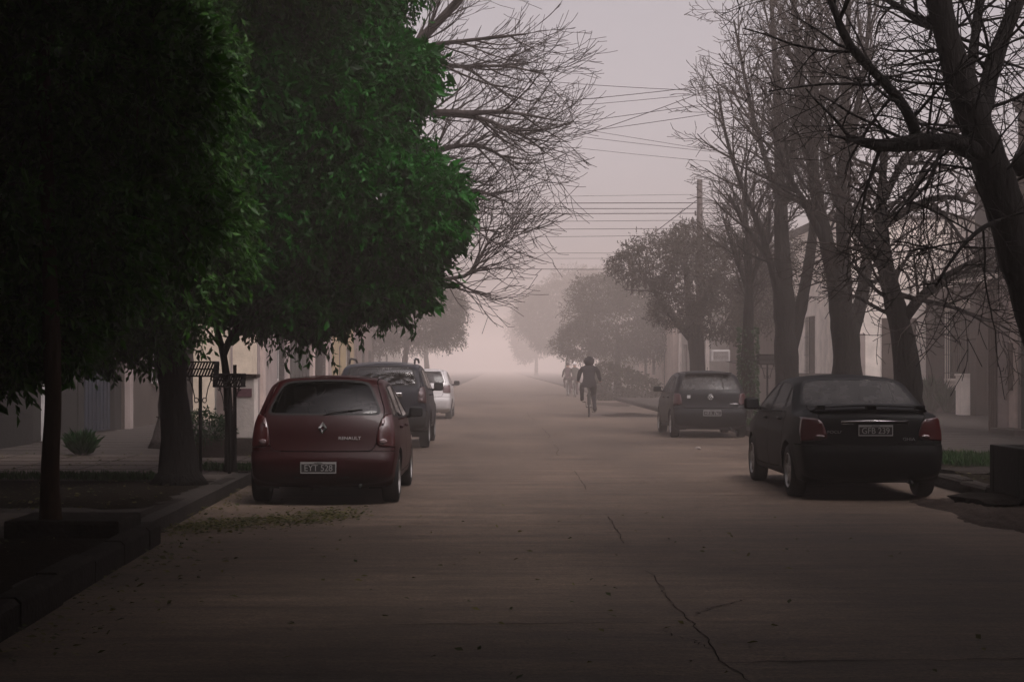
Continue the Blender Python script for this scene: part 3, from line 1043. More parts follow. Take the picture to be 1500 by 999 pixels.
def bare_tree(name, label, base, limbs, cf, seed, barkm='bark', twigm='twig', group=None, trunk_n=1):
    """limbs: (points, radii, spawn_start). The first trunk_n limbs go into the trunk mesh"""
    rng = np.random.default_rng(seed)
    root = empty(name, base, 0, label, 'tree', group)
    B = np.array(base, float)
    tr, big, tw = MB(), MB(), MB()
    out = []
    for i, (pts, radii, s0) in enumerate(limbs):
        pts = [np.array(q, float) - B for q in pts]
        p, t, r, L = limb(pts, radii)
        if i == 0:
            zz = np.array([q[2] for q in p])
            r = r * (1 + .55 * np.exp(-np.maximum(zz, 0) / .22))
        k = 14 if max(radii) > .1 else 8
        (tr if i < trunk_n else big).tube(np.array(p), bumpy(p, r, rng, .05), k)
        if s0 is not None:
            spawn(out, p, t, r, L, cf.get('lvl0', 0), cf, rng, s0)
    for lvl, p, r in out:
        (big if r[0] > .03 else tw).tube(p, r, 6 if r[0] > .03 else (4 if r[0] > .014 else 3), cap=False)
    tr.build('trunk', M[barkm], root, smooth=True, fix=False)
    if big.v:
        big.build('limbs', M[barkm], root, smooth=True, fix=False)
    if tw.v:
        tw.build('crown', M[twigm], root, smooth=True, fix=False)
    return root


def leaves_from(P, D, size, rng, ratio=.42):
    """P leaf bases (n,3), D direction (n,3) unit -> verts, tris"""
    n = len(P)
    r = rng.normal(size=(n, 3))
    s = np.cross(D, r)
    s /= np.linalg.norm(s, axis=1)[:, None] + 1e-9
    u = np.cross(s, D)
    L = (size * rng.uniform(.65, 1.2, n))[:, None]
    w = L * ratio * .5
    a = P
    b = P + D * L * .45 + s * w + u * L * .07
    c = P + D * L - u * L * .12
    d = P + D * L * .45 - s * w + u * L * .07
    V = np.stack([a, b, c, d], 1).reshape(-1, 3)
    i = np.arange(n)[:, None] * 4
    T = np.concatenate([i + np.array([[0, 1, 2]]), i + np.array([[0, 2, 3]])], 0)
    return V, T


def sprigs(origin, dirs, k, size, length, droop, rng):
    """k leaves along every sprig"""
    n = len(origin)
    t = np.linspace(.15, 1, k)
    ln = (length * rng.uniform(.6, 1.25, n))[:, None, None]
    pos = origin[:, None, :] + dirs[:, None, :] * ln * t[None, :, None]
    pos[:, :, 2] -= (ln[:, :, 0] * droop * t[None, :] ** 2)
    tang = dirs[:, None, :] - np.array([0, 0, 1.0]) * (2 * droop * t[None, :, None])
    ld = tang + rng.normal(size=(n, k, 3)) * .75 - np.array([0, 0, .35])
    ld /= np.linalg.norm(ld, axis=2)[:, :, None]
    return leaves_from(pos.reshape(-1, 3), ld.reshape(-1, 3), size, rng)


def blob_points(blobs, per_m2, rng, shell=(.80, 1.04), lump=.16):
    P, D = [], []
    for (c, r) in blobs:
        c, r = np.array(c, float), np.array(r, float)
        area = 4 * math.pi * ((r[0] * r[1]) ** 1.6 / 3 + (r[0] * r[2]) ** 1.6 / 3 + (r[1] * r[2]) ** 1.6 / 3) ** (1 / 1.6)
        n = int(area * per_m2)
        d = rng.normal(size=(n, 3))
        d /= np.linalg.norm(d, axis=1)[:, None]
        q = np.zeros(n)
        for _ in range(6):
            w = rng.normal(size=3) * 3.2
            q += np.sin(d @ w + rng.uniform(0, 6.3))
        q = q / 6
        rr = rng.uniform(*shell, n) + lump * q
        P.append(c + d * r * rr[:, None])
        dd = d / r
        D.append(dd / np.linalg.norm(dd, axis=1)[:, None])
    P, D = np.vstack(P), np.vstack(D)
    # drop what lies deep inside another blob
    keep = np.ones(len(P), bool)
    for (c, r) in blobs:
        q = (((P - np.array(c)) / (np.array(r) * .70)) ** 2).sum(1)
        keep &= q > 1
    return P[keep], D[keep]


def leafy(name, label, base, limbs, blobs, leafm, size, per_m2, seed, k=8, length=.3, droop=.35, barkm='bark_dark',
          inner=True, group=None, shell=(.80, 1.04), extra=None, ratio=.42, lump=.16, innerk=1.6, twigs=True, cf=None):
    rng = np.random.default_rng(seed)
    root = empty(name, base, 0, label, 'tree', group)
    B = np.array(base, float)
    tr, big = MB(), MB()
    out = []
    for i, lb in enumerate(limbs):
        pts, radii = lb[0], lb[1]
        p, t, r, L = limb([np.array(q, float) - B for q in pts], radii)
        if i == 0:
            zz = np.array([q[2] for q in p])
            r = r * (1 + .6 * np.exp(-np.maximum(zz, 0) / .2))
        (tr if i == 0 else big).tube(np.array(p), bumpy(p, r, rng, .04), 12)
        if cf and len(lb) > 2:
            spawn(out, p, t, r, L, 0, cf, rng, lb[2])
    for lvl, p, r in out:
        big.tube(p, r, 4, cap=False)
    bl = [(np.array(c) - B, r) for c, r in blobs]
    P, D = blob_points(bl, per_m2, rng, shell, lump)
    dirs = D * .7 + rng.normal(size=D.shape) * .45 + np.array([0, 0, .12])
    dirs /= np.linalg.norm(dirs, axis=1)[:, None]
    V, T = sprigs(P - dirs * length * .5, dirs, k, size, length, droop, rng)
    VV, TT = [V], [T]
    if extra is not None:
        e = np.array([np.array(q, float) - B for q, dd in extra])
        d = np.array([unit(np.array(dd, float)) for q, dd in extra])
        V2, T2 = sprigs(e, d, 12, size * 1.15, length * 1.0, .3, rng)
        TT.append(T2 + sum(len(x) for x in VV))
        VV.append(V2)
    if inner:
        P2, D2 = blob_points([(c, np.array(r) * .82) for c, r in bl], per_m2 * .55, rng, (.80, 1.0), lump * .6)
        d2 = rng.normal(size=P2.shape)
        d2 /= np.linalg.norm(d2, axis=1)[:, None]
        V3, T3 = sprigs(P2, d2, 7, size * innerk, length, .2, rng)
        TT.append(T3 + sum(len(x) for x in VV))
        VV.append(V3)
    tr.build('trunk', M[barkm], root, smooth=True, fix=False)
    if twigs:
        pick = rng.choice(len(P), min(len(P), 500), replace=False)
        for i in pick:
            c = min(bl, key=lambda q: (((P[i] - q[0]) / np.array(q[1])) ** 2).sum())[0]
            a = P[i] + (c - P[i]) * .45
            m = (a + P[i]) / 2 + rng.normal(size=3) * .06
            big.tube([a, m, P[i] + D[i] * length * .25], [.011, .008, .004], 3, cap=False)
    nl = sum(len(t) for t in TT)
    if big.v:
        bt = []
        for f in big.f:
            for q in range(1, len(f) - 1):
                bt.append((f[0], f[q], f[q + 1]))
        TT.append(np.array(bt) + sum(len(x) for x in VV))
        VV.append(np.array(big.v))
    T = np.vstack(TT)
    mi = np.zeros(len(T), int)
    mi[nl:] = 1
    np_mesh('crown', np.vstack(VV), T, [M[leafm], M[barkm]], root, mi=mi)
    return root


def pxl(pts, Y, dy=None):
    """pixel path -> world points at depth Y (+dy list)"""
    return [at(p[0], p[1], Y + (dy[i] if dy else 0)) for i, p in enumerate(pts)]


# big leafy tree on the left: stout trunk
Y = 18.5
tA = leafy('leafy_tree', 'dense green leafy street tree with the stout dark trunk beside the wire rubbish baskets', at(262, 709, Y),
           [([at(262, 714, Y), at(262, 660, Y), at(255, 590, Y), at(250, 520, Y), at(245, 430, Y)], [.22, .19, .17, .17, .15]),
            ([at(248, 470, Y), at(190, 380, Y), at(130, 250, Y)], [.13, .09, .05]), ([at(248, 460, Y), at(300, 360, Y + .5), at(330, 230, Y + .8)], [.13, .09, .05])],
           [(at(150, 130, 17.6), (1.45, 1.3, 1.35)), (at(20, 90, 17.2), (1.4, 1.2, 1.2)), (at(245, 330, 18.2), (1.05, 1.1, 1.3)), (at(90, 370, 18), (1.3, 1.2, 1.25)), (at(-90, 300, 18), (1.3, 1.2, 1.6)),
            (at(235, 70, 18.2), (.95, 1.1, 1.2)), (at(-40, 460, 18), (1.0, 1.0, .75)), (at(190, 470, 18.3), (.70, .8, .42)), (at(-160, 100, 18), (1.5, 1.5, 2.0)), (at(80, -120, 18), (2.2, 1.8, 1.4)), (at(320, -110, 19), (1.8, 1.6, 1.2)), (at(100, 500, 18.5), (.55, .6, .25))],
           'leaf_yellow', .10, 75, 3, k=8, length=.30, droop=.35, lump=.24,
           extra=[(at(268, 500, 18.2), (.6, -.3, .25)), (at(275, 512, 18.2), (.8, -.2, 0)), (at(262, 505, 18.1), (.4, -.5, .1)), (at(180, 520, 18), (-.4, -.3, -.4)), (at(160, 525, 18), (.2, -.3, -.5)), (at(215, 515, 18), (.3, -.4, -.6)), (at(282, 500, 18.3), (.7, .1, .3))])

# leafy tree over the red car
Y = 20.7
tB = leafy('leafy_tree', 'rounded deep green leafy tree on a thin forked trunk leaning over the red hatchback', at(338, 688, Y),
           [([at(338, 692, Y), at(336, 620, Y), at(332, 550, Y), at(326, 510, Y), at(316, 480, Y), at(310, 430, Y)], [.065, .06, .055, .05, .04, .03]),
            ([at(328, 520, Y), at(338, 492, Y), at(352, 470, Y), at(400, 400, Y), at(470, 300, Y)], [.045, .04, .04, .035, .02]),
            ([at(326, 512, Y), at(313, 494, Y), at(300, 480, Y)], [.025, .02, .015])],
           [(at(560, 300, 20.5), (1.08, 1.3, .95)), (at(600, 320, 20.3), (.74, .9, .72)), (at(480, 180, 20.6), (1.2, 1.4, 1.2)), (at(430, 330, 20.5), (1.0, 1.2, 1.15)), (at(495, 40, 20.8), (.90, 1.2, .9)), (at(590, 110, 20.6), (.48, .8, .50)),
            (at(400, 60, 20.8), (1.3, 1.4, 1.2)), (at(330, 200, 20.8), (.9, 1.1, 1.3)), (at(455, 438, 20.4), (.62, .8, .46)), (at(390, 440, 20.5), (.50, .7, .34)), (at(540, 420, 20.4), (.60, .8, .40)), (at(590, 410, 20.4), (.50, .6, .36)),
            (at(470, -90, 21), (1.6, 1.5, 1.2)), (at(345, 420, 20.8), (.5, .6, .4)), (at(352, 250, 19.4), (.55, .7, .75)), (at(365, 120, 19.4), (.60, .7, .60)), (at(350, 365, 19.6), (.42, .6, .45)), (at(370, 20, 19.5), (.6, .7, .6)), (at(640, 300, 20.5), (.38, .55, .5))],
           'leaf_green', .095, 105, 4, k=8, length=.26, droop=.4, innerk=2.1, lump=.27, shell=(.74, 1.06),
           extra=[(at(480, 492, 20.2), (.1, -.4, -.9)), (at(415, 480, 20.2), (-.1, -.4, -.9)), (at(403, 495, 20.2), (-.3, -.2, -.9)), (at(440, 500, 20.2), (0, -.3, -1)), (at(486, 500, 20.2), (.2, -.3, -1)), (at(525, 480, 20.2), (.3, -.3, -.8)), (at(372, 475, 20.3), (-.2, -.4, -.8)), (at(385, 470, 20.3), (.1, -.4, -.9)),
                  (at(655, 330, 20.3), (.6, -.3, .2)), (at(650, 270, 20.3), (.7, -.3, -.2)), (at(625, 180, 20.4), (.5, -.3, .3)), (at(636, 130, 20.4), (.6, -.3, .1)), (at(660, 380, 20.3), (.5, -.2, -.6)), (at(598, 470, 20.3), (.3, -.3, -.7)), (at(450, 505, 20.2), (.2, -.4, -1)), (at(425, 500, 20.3), (-.2, -.3, -1))])

# young tree nearest on the left, its crown above the frame
Y = 12.7
base = at(75, 778, Y)
leafy('young_tree', 'slender brown-barked trunk rising from the near left pavement slab', base,
      [([at(75, 784, Y), at(73, 720, Y), at(74, 660, Y), at(79, 590, Y), at(75, 480, Y), at(70, 300, Y), at(60, 0, Y), at(50, -200, Y)], [.075, .066, .068, .058, .060, .055, .05, .04])],
      [(at(60, 60, 13.2), (1.05, 1.0, 1.0)), (at(200, 110, 13.6), (.75, .9, .75)), (at(20, 300, 13.0), (.62, .8, .75)), (at(130, 330, 13.4), (.60, .7, .80)), (at(-90, 380, 12.8), (.7, .8, .9)), (at(60, 470, 13.2), (.52, .6, .42)), (at(-20, 520, 13.0), (.45, .5, .28)),
       (at(250, 300, 14.0), (.42, .6, .5)), (at(40, -250, 12.7), (1.9, 1.9, 1.1)), (at(-200, -150, 12), (1.7, 1.6, 1.4)), (at(200, -230, 13.4), (1.5, 1.5, .9))], 'leaf_yellow', .092, 95, 5, k=9, barkm='bark_brown', length=.26, droop=.3, lump=.30,
      cf=None)

# bare trees along the right kerb
UPR = dict(levels=4, dens=[3.4, 5.0, 6.0, 5.0], start=[.15, .12, .15, .3], ang=[(22, 55), (22, 55), (20, 55), (25, 60)], len=[2.1, .95, .5, .26], rad=[.045, .02, .012, .009],
           seg=[.2, .14, .11, .1], trop=[.05, .10, .12, .1], wob=.075, rmin=.0065, tip=.40)


def right_tree(name, label, Y, trunk, rads, others, seed, cf, **kw):
    Bp = at(trunk[0][0], 0, Y)
    base = (Bp[0], Y, .15)
    tp = [(base[0], Y, .12)] + [at(p[0], p[1], Y) for p in trunk]
    L = [(tp, rads, kw.pop('s0', .42))]
    for pts, rr, dy, s0 in others:
        L.append(([at(p[0], p[1], Y + dy * i / (len(pts) - 1)) for i, p in enumerate(pts)], rr, s0))
    return bare_tree(name, label, base, L, cf, seed, **kw)


G1 = 'bare trees along the right kerb'
cf1 = dict(UPR)
cf1.update(dens=[3.8, 5.4, 5.8, 4.6], len=[1.6, .9, .5, .26], rad=[.032, .016, .010, .008])
right_tree('bare_tree', 'bare tree with a straight trunk and upswept twigs left of the black sedan roof', 35,
           [(1154, 570), (1150, 480), (1146, 380), (1142, 250), (1137, 120), (1130, 0), (1125, -60)], [.30, .27, .22, .16, .11, .08, .05, .03],
           [([(1150, 470), (1120, 350), (1085, 270), (1062, 200), (1052, 130)], [.12, .08, .06, .04, .02], -1.2, .3),
            ([(1158, 510), (1178, 430), (1192, 340), (1196, 240), (1190, 120), (1180, 20)], [.17, .13, .09, .07, .045, .02], 1.0, .3),
            ([(1148, 420), (1120, 370), (1090, 330), (1068, 285)], [.09, .07, .05, .03], .8, .2),
            ([(1143, 300), (1110, 200), (1090, 110), (1075, 30)], [.08, .055, .04, .02], .6, .25),
            ([(1142, 330), (1165, 220), (1168, 110), (1160, -10)], [.075, .055, .04, .02], -.8, .25)], 21, cf1, group=G1)
right_tree('bare_tree', 'stout bare tree directly behind the black sedan roof with twin upright stems', 29.5,
           [(1241, 570), (1240, 490), (1228, 430), (1212, 360), (1196, 290), (1180, 180), (1168, 60), (1160, -40)], [.31, .28, .24, .16, .12, .09, .065, .045, .03],
           [([(1240, 500), (1236, 400), (1232, 300), (1236, 190), (1240, 80), (1246, -40)], [.17, .13, .10, .075, .05, .03], .8, .35),
            ([(1238, 330), (1205, 230), (1195, 140), (1190, 40)], [.075, .055, .04, .02], -.8, .3),
            ([(1236, 250), (1255, 170), (1268, 90), (1275, 0)], [.09, .07, .05, .03], .8, .25),
            ([(1214, 370), (1180, 300), (1150, 250), (1130, 180)], [.08, .06, .05, .03], -.5, .25),
            ([(1244, 500), (1268, 420), (1272, 330)], [.15, .12, .08], 1.5, .3)], 22, cf1, group=G1)
T3C = dict(levels=4, dens=[3.8, 5.2, 6.0, 4.6], start=[.15, .12, .15, .3], ang=[(35, 80), (30, 75), (25, 70), (25, 70)], len=[1.9, 1.0, .55, .28], rad=[.035, .018, .011, .008],
           seg=[.2, .14, .11, .1], trop=[-.03, -.03, .02, .05], wob=.11, rmin=.006, tip=.40)
right_tree('bare_tree', 'dark leaning bare tree right of the black sedan roof with tangled spreading twigs', 25,
           [(1332, 580), (1326, 510), (1312, 450), (1296, 390), (1290, 330), (1292, 260), (1300, 200)], [.27, .24, .20, .17, .14, .11, .07, .03],
           [([(1322, 470), (1360, 420), (1410, 390), (1450, 372)], [.09, .07, .05, .03], -.8, .15),
            ([(1300, 400), (1270, 360), (1240, 320), (1220, 290)], [.09, .07, .05, .03], .8, .2),
            ([(1294, 330), (1340, 300), (1390, 285), (1430, 300)], [.08, .06, .05, .02], -1.2, .15),
            ([(1310, 430), (1350, 440), (1400, 450), (1440, 470)], [.05, .04, .03, .02], -1.6, .2),
            ([(1290, 300), (1320, 240), (1370, 200), (1410, 190)], [.07, .06, .04, .02], .6, .15)], 23, T3C, barkm='bark_dark', group=G1)

T4C = dict(levels=3, dens=[5.5, 4.8, 4.2], start=[.08, .12, .2], ang=[(35, 85), (28, 70), (25, 65)], len=[1.6, .95, .5], rad=[.022, .012, .007],
           seg=[.16, .12, .1], trop=[-.04, -.02, .05], wob=.085, rmin=.0045, tip=.35)
Y = 16.5
bx = at(1560, 0, Y)[0]
bare_tree('bare_tree', 'near-black bare tree leaning in from the right edge with a long level limb', (bx, Y, .15),
          [([(bx, Y, .12), at(1545, 560, Y), at(1522, 460, Y), at(1494, 375, Y), at(1462, 270, Y), at(1430, 185, Y), at(1398, 95, Y), at(1376, 10, Y), at(1360, -80, Y)], [.30, .26, .24, .22, .21, .19, .16, .13, .10], .55),
           ([at(1448, 235, Y), at(1410, 212, Y - .2), at(1370, 206, Y - .4), at(1330, 210, Y - .5), at(1285, 216, Y - .6), at(1240, 200, Y - .7)], [.11, .10, .09, .085, .065, .03], .15),
           ([at(1345, 207, Y - .4), at(1330, 160, Y - .5), at(1285, 110, Y - .7), at(1240, 65, Y - .9), at(1225, 20, Y - 1), at(1200, -30, Y - 1)], [.06, .055, .05, .045, .035, .02], .1),
           ([at(1432, 195, Y), at(1445, 130, Y + .3), at(1462, 70, Y + .5), at(1492, 0, Y + .6), at(1520, -60, Y + .7)], [.11, .10, .09, .08, .06], .1),
           ([at(1415, 128, Y), at(1425, 80, Y + .5), at(1433, 20, Y + .8), at(1440, -50, Y + 1)], [.07, .055, .05, .04], .1),
           ([at(1480, 320, Y), at(1440, 330, Y - .6), at(1400, 370, Y - 1.0), at(1370, 420, Y - 1.2)], [.03, .025, .02, .012], .1),
           ([at(1490, 250, Y + .3), at(1520, 200, Y + .5), at(1560, 120, Y + .8)], [.10, .09, .06], .1),
           ([at(1385, 50, Y), at(1330, 20, Y + .6), at(1270, -20, Y + 1)], [.05, .04, .03], .1)],
          T4C, 24, 'bark_dark', 'bark_dark', group=G1)

# ivy-clad stump-like tree beyond the dark hatchback
ivt = right_tree('bare_tree', 'slim bare trunk wrapped in ivy behind the right end of the small dark hatchback', 39.5,
                 [(1096, 585), (1095, 500), (1098, 420), (1095, 350), (1090, 280)], [.19, .17, .12, .08, .04],
                 [([(1097, 430), (1075, 370), (1060, 320)], [.07, .05, .03], .6, .2), ([(1098, 420), (1120, 360), (1130, 300)], [.07, .05, .03], -.6, .2)], 25, cf1, group=G1)
rg = np.random.default_rng(5)
n = 900
an = rg.uniform(0, 6.28, n)
zz = rg.uniform(.1, 2.4, n)
P = np.stack([.20 * np.cos(an), .20 * np.sin(an), zz], 1) * np.array([1.05, 1.05, 1])
D = unit(np.array([1., 1, 1])) * 0 + np.stack([np.cos(an), np.sin(an), -rg.uniform(0, 1, n)], 1)
D /= np.linalg.norm(D, axis=1)[:, None]
V, T = leaves_from(P, D, .10, rg, .7)
np_mesh('ivy', V, T, M['leaf_dark'], ivt)

# bare spreading tree on the left behind the leafy one
GC = dict(levels=3, dens=[5.4, 5.2, 3.6], start=[.06, .1, .15], ang=[(25, 60), (20, 50), (20, 50)], len=[1.7, 1.05, .55], rad=[.022, .011, .0065],
          seg=[.2, .14, .12], trop=[.05, .10, .14], wob=.07, rmin=.0050, tip=.30, bias=(.14, 0, .10))
Y = 27
bare_tree('bare_tree', 'bare tree reaching long thin branches over the street from behind the leafy tree', (-5.55, Y, .15),
          [([(-5.55, Y, .12), (-5.5, Y, 1.8), (-5.3, Y, 3.0), (-4.6, Y, 4.0), (-3.6, Y + .1, 5.0), (-3.1, Y + .2, 6.2)], [.30, .27, .25, .22, .18, .12], None),
           ([at(440, 290, Y), at(520, 180, Y), at(600, 75, Y), at(650, 25, Y - .2), at(690, -20, Y - .3), at(720, -70, Y - .3)], [.14, .11, .09, .085, .07, .05], .35),
           ([at(440, 260, Y), at(540, 180, Y), at(630, 163, Y - .3), at(690, 167, Y - .5), at(730, 163, Y - .7), at(770, 168, Y - .9), at(810, 176, Y - 1.1)], [.11, .09, .07, .06, .05, .032, .012], .25),
           ([at(600, 165, Y - .2), at(700, 170, Y - .5), at(745, 190, Y - .4), at(775, 203, Y - .3), at(800, 225, Y - .2)], [.05, .05, .04, .028, .012], .45),
           ([at(450, 330, Y), at(560, 250, Y + .3), at(650, 215, Y + .5), at(700, 212, Y + .6), at(730, 225, Y + .7), at(760, 250, Y + .8)], [.09, .07, .055, .05, .04, .015], .3),
           ([at(470, 350, Y), at(580, 300, Y + .4), at(680, 275, Y + .8), at(720, 285, Y + 1), at(750, 300, Y + 1.2)], [.08, .06, .05, .035, .012], .35),
           ([at(450, 420, Y), at(560, 420, Y - .3), at(660, 408, Y - .4), at(688, 404, Y - .5), at(700, 385, Y - .5), at(714, 355, Y - .5), at(735, 330, Y - .6)], [.07, .06, .045, .042, .035, .025, .01], .55),
           ([at(600, 75, Y), at(640, 65, Y - .4), at(700, 58, Y - .6), at(770, 50, Y - .8)], [.05, .04, .03, .012], .1),
           ([at(620, 90, Y), at(680, 100, Y + .4), at(740, 95, Y + .5), at(800, 110, Y + .6)], [.045, .035, .025, .01], .1),
           ([at(560, 330, Y), at(640, 340, Y + .6), at(700, 330, Y + .8), at(735, 345, Y + 1)], [.05, .04, .028, .01], .25)],
          GC, 31, 'bark_pale', 'bark_pale')

# thin-leaved tree on the right middle distance
LC = dict(levels=2, dens=[3.5, 4], start=[.2, .2], ang=[(25, 60), (25, 60)], len=[1.3, .7], rad=[.03, .014], seg=[.2, .15], trop=[.05, .05], wob=.1, rmin=.008, tip=.4)
Y = 49
leafy('thin_leaved_tree', 'brownish thin-leaved tree with a forked trunk beyond the small dark hatchback', (at(1022, 0, Y)[0], Y, .15),
      [([(at(1022, 0, Y)[0], Y, .12), at(1022, 530, Y), at(1018, 490, Y), at(1010, 440, Y)], [.28, .26, .24, .16]),
       ([at(1016, 500, Y), at(990, 470, Y), at(960, 430, Y), at(930, 380, Y)], [.14, .10, .07, .03], .4), ([at(1015, 480, Y), at(1040, 420, Y), at(1070, 370, Y)], [.13, .09, .04], .3), ([at(1012, 470, Y), at(1005, 400, Y + .5), at(1000, 340, Y + .6)], [.13, .09, .03], .3)],
      [(at(960, 385, 49), (1.15, 1.3, .85)), (at(1010, 395, 48.5), (1.25, 1.4, 1.15)), (at(1075, 390, 49.5), (1.35, 1.4, 1.1)), (at(1120, 430, 49.5), (1.0, 1.2, 1.15)), (at(990, 455, 48.6), (.85, 1.0, .55)), (at(1060, 465, 49), (1.1, 1.2, .75)), (at(920, 390, 49), (.6, .8, .45)), (at(1010, 345, 49), (.7, .8, .4)), (at(1130, 370, 50), (.9, 1, .8))],
      'leaf_olive', .085, 58, 41, k=7, length=.30, droop=.15, barkm='bark', lump=.28, shell=(.62, 1.15), innerk=1.3, cf=LC)

# far trees
G2 = 'trees fading into the fog'


def far_tree(label, X, Y, blobs, seed, r=.2, per=34, size=.12):
    base = (X, Y, .15)
    c = blobs[0][0]
    leafy('street_tree', label, base, [([(X, Y, .12), (X, Y, 1.4), ((X + c[0]) / 2, Y, 2.6), tuple(c)], [r, r * .85, r * .7, r * .3])], blobs,
          'leaf_far', size, per, seed, k=6, length=.42, droop=.2, barkm='bark', lump=.25, group=G2, shell=(.7, 1.1), innerk=1.4, twigs=False)


far_tree('rounded street tree behind the cyclist in black, half dissolved in fog', at(905, 0, 88)[0], 88, [(at(905, 474, 88), (3.0, 2.5, 2.0)), (at(850, 500, 88), (1.5, 1.6, 1.1)), (at(955, 488, 88), (2.0, 1.8, 1.5)), (at(880, 432, 89), (1.8, 1.7, 1.2)), (at(935, 442, 88.5), (1.6, 1.6, 1.2)), (at(988, 490, 87), (1.4, 1.5, 1.1))], 51, .2, 40, .12)
far_tree('paler domed street tree farther up the right kerb, left of the cyclist', 8.2, 185, [(at(835, 452, 185), (5.4, 4.2, 4.5)), (at(792, 462, 185), (3.0, 3.2, 3.0)), (at(870, 440, 186), (4.4, 3.9, 4.0)), (at(810, 492, 185), (2.6, 3.0, 2.2))], 52, .3, 20, .20)
far_tree('faintest street tree at the far end of the right kerb', 7.5, 300, [(at(786, 478, 300), (5.8, 5.0, 5.6)), (at(772, 500, 300), (3.2, 3.4, 4.0))], 53, .35, 10, .3)
far_tree('fogged leafy tree above the roofs of the cars on the left', -5.0, 84, [(at(600, 465, 84), (2.5, 2.4, 1.8)), (at(650, 455, 84), (1.3, 1.5, 1.1)), (at(545, 480, 85), (1.7, 1.7, 1.5)), (at(655, 490, 84), (1.0, 1.3, .75)), (at(620, 420, 85), (1.6, 1.7, .8)), (at(665, 440, 84.5), (.7, .9, .6))], 54)
far_tree('pale fogged tree farther up the left kerb', -6.0, 135, [(at(622, 470, 135), (2.9, 2.9, 2.7)), (at(590, 450, 135), (2.7, 2.7, 2.7))], 55, .25, 20, .16)

# unseen leafy trees added above and behind the camera to shade the foreground
G3 = 'leafy trees of the avenue behind the viewpoint'
for i, (X, Yy) in enumerate(((-4.4, 10.5), (-4.2, 4.0), (-4.0, -3.0), (-4.2, -10.0), (6.8, 10.5), (6.6, 4.0), (6.6, -3.5), (6.6, -10.5), (-4.3, -17.5), (6.7, -17.5), (-4.2, -25.0), (6.6, -25.0))):
    sx = -1 if X < 0 else 1
    zo = .5 if Yy > 8 else 0
    leafy('added_shade_tree', 'broad leafy avenue tree with boughs arching above the viewpoint', (X, Yy, .15),
          [([(X, Yy, .12), (X, Yy, 2.5), (X - sx * .4, Yy, 4.5), (X - sx * 1.2, Yy, 6.2)], [.24, .2, .17, .1])],
          [((X - sx * 1.0, Yy - .3, 7.0 + zo), (3.2, 3.6, 1.4)), ((X + sx * 1.9, Yy - .3, 6.6 + zo), (2.8, 3.3, 1.6))] + ([((X - sx * 3.6, Yy - .4, 7.2 + zo), (2.7, 3.6, 1.2))] if Yy < 8 or X < 0 else []),
          'leaf_green', .28, 15, 60 + i, k=6, length=.5, droop=.4, inner=True, innerk=1.6, group=G3, twigs=False)
# ------------------------------------------------------------------ ground
def road_mat():
    m = bpy.data.materials.new('worn_concrete_road')
    m.use_nodes = True
    nt = m.node_tree
    b = nt.nodes['Principled BSDF']
    tc = nd(nt, 'ShaderNodeTexCoord')

    def noise(scale, sc=(1, 1, 1), det=6, rough=.6):
        mp = nd(nt, 'ShaderNodeMapping')
        mp.inputs['Scale'].default_value = sc
        nt.links.new(tc.outputs['Object'], mp.inputs['Vector'])
        n = nd(nt, 'ShaderNodeTexNoise')
        n.inputs['Scale'].default_value = scale
        n.inputs['Detail'].default_value = det
        n.inputs['Roughness'].default_value = rough
        nt.links.new(mp.outputs['Vector'], n.inputs['Vector'])
        return n
    a = noise(.35, (1, .35, 1), 5)
    g = noise(40, (1, 1, 1), 4, .7)
    st = noise(1.4, (.35, 2.2, 1), 6, .7)
    r = nd(nt, 'ShaderNodeValToRGB')
    r.color_ramp.elements[0].position = .3
    r.color_ramp.elements[1].position = .72
    r.color_ramp.elements[0].color = (.048, .0338, .0244, 1)
    r.color_ramp.elements[1].color = (.104, .0735, .0530, 1)
    nt.links.new(a.outputs['Fac'], r.inputs['Fac'])

    def mul(col, node, lo, hi, f0=.3, f1=.7):
        mr = nd(nt, 'ShaderNodeMapRange')
        mr.inputs['From Min'].default_value = f0
        mr.inputs['From Max'].default_value = f1
        mr.inputs['To Min'].default_value = lo
        mr.inputs['To Max'].default_value = hi
        nt.links.new(node.outputs['Fac'], mr.inputs['Value'])
        mx = nd(nt, 'ShaderNodeMix', data_type='RGBA', blend_type='MULTIPLY')
        mx.inputs['Factor'].default_value = 1
        nt.links.new(col, mx.inputs['A'])
        nt.links.new(mr.outputs['Result'], mx.inputs['B'])
        return mx.outputs['Result']
    c = mul(r.outputs['Color'], g, .55, 1.45)
    c = mul(c, st, .52, 1.42)
    c = mul(c, noise(7, (1, 1.6, 1), 8, .75), .75, 1.22, .35, .65)
    nt.links.new(c, b.inputs['Base Color'])
    mr = nd(nt, 'ShaderNodeMapRange')
    mr.inputs['To Min'].default_value = .72
    mr.inputs['To Max'].default_value = .95
    nt.links.new(st.outputs['Fac'], mr.inputs['Value'])
    nt.links.new(mr.outputs['Result'], b.inputs['Roughness'])
    b.inputs['Specular IOR Level'].default_value = .3
    bp = nd(nt, 'ShaderNodeBump')
    bp.inputs['Strength'].default_value = .5
    bp.inputs['Distance'].default_value = .012
    nt.links.new(g.outputs['Fac'], bp.inputs['Height'])
    bp2 = nd(nt, 'ShaderNodeBump')
    bp2.inputs['Strength'].default_value = .5
    bp2.inputs['Distance'].default_value = .03
    nt.links.new(st.outputs['Fac'], bp2.inputs['Height'])
    nt.links.new(bp.outputs['Normal'], bp2.inputs['Normal'])
    nt.links.new(bp2.outputs['Normal'], b.inputs['Normal'])
    return m


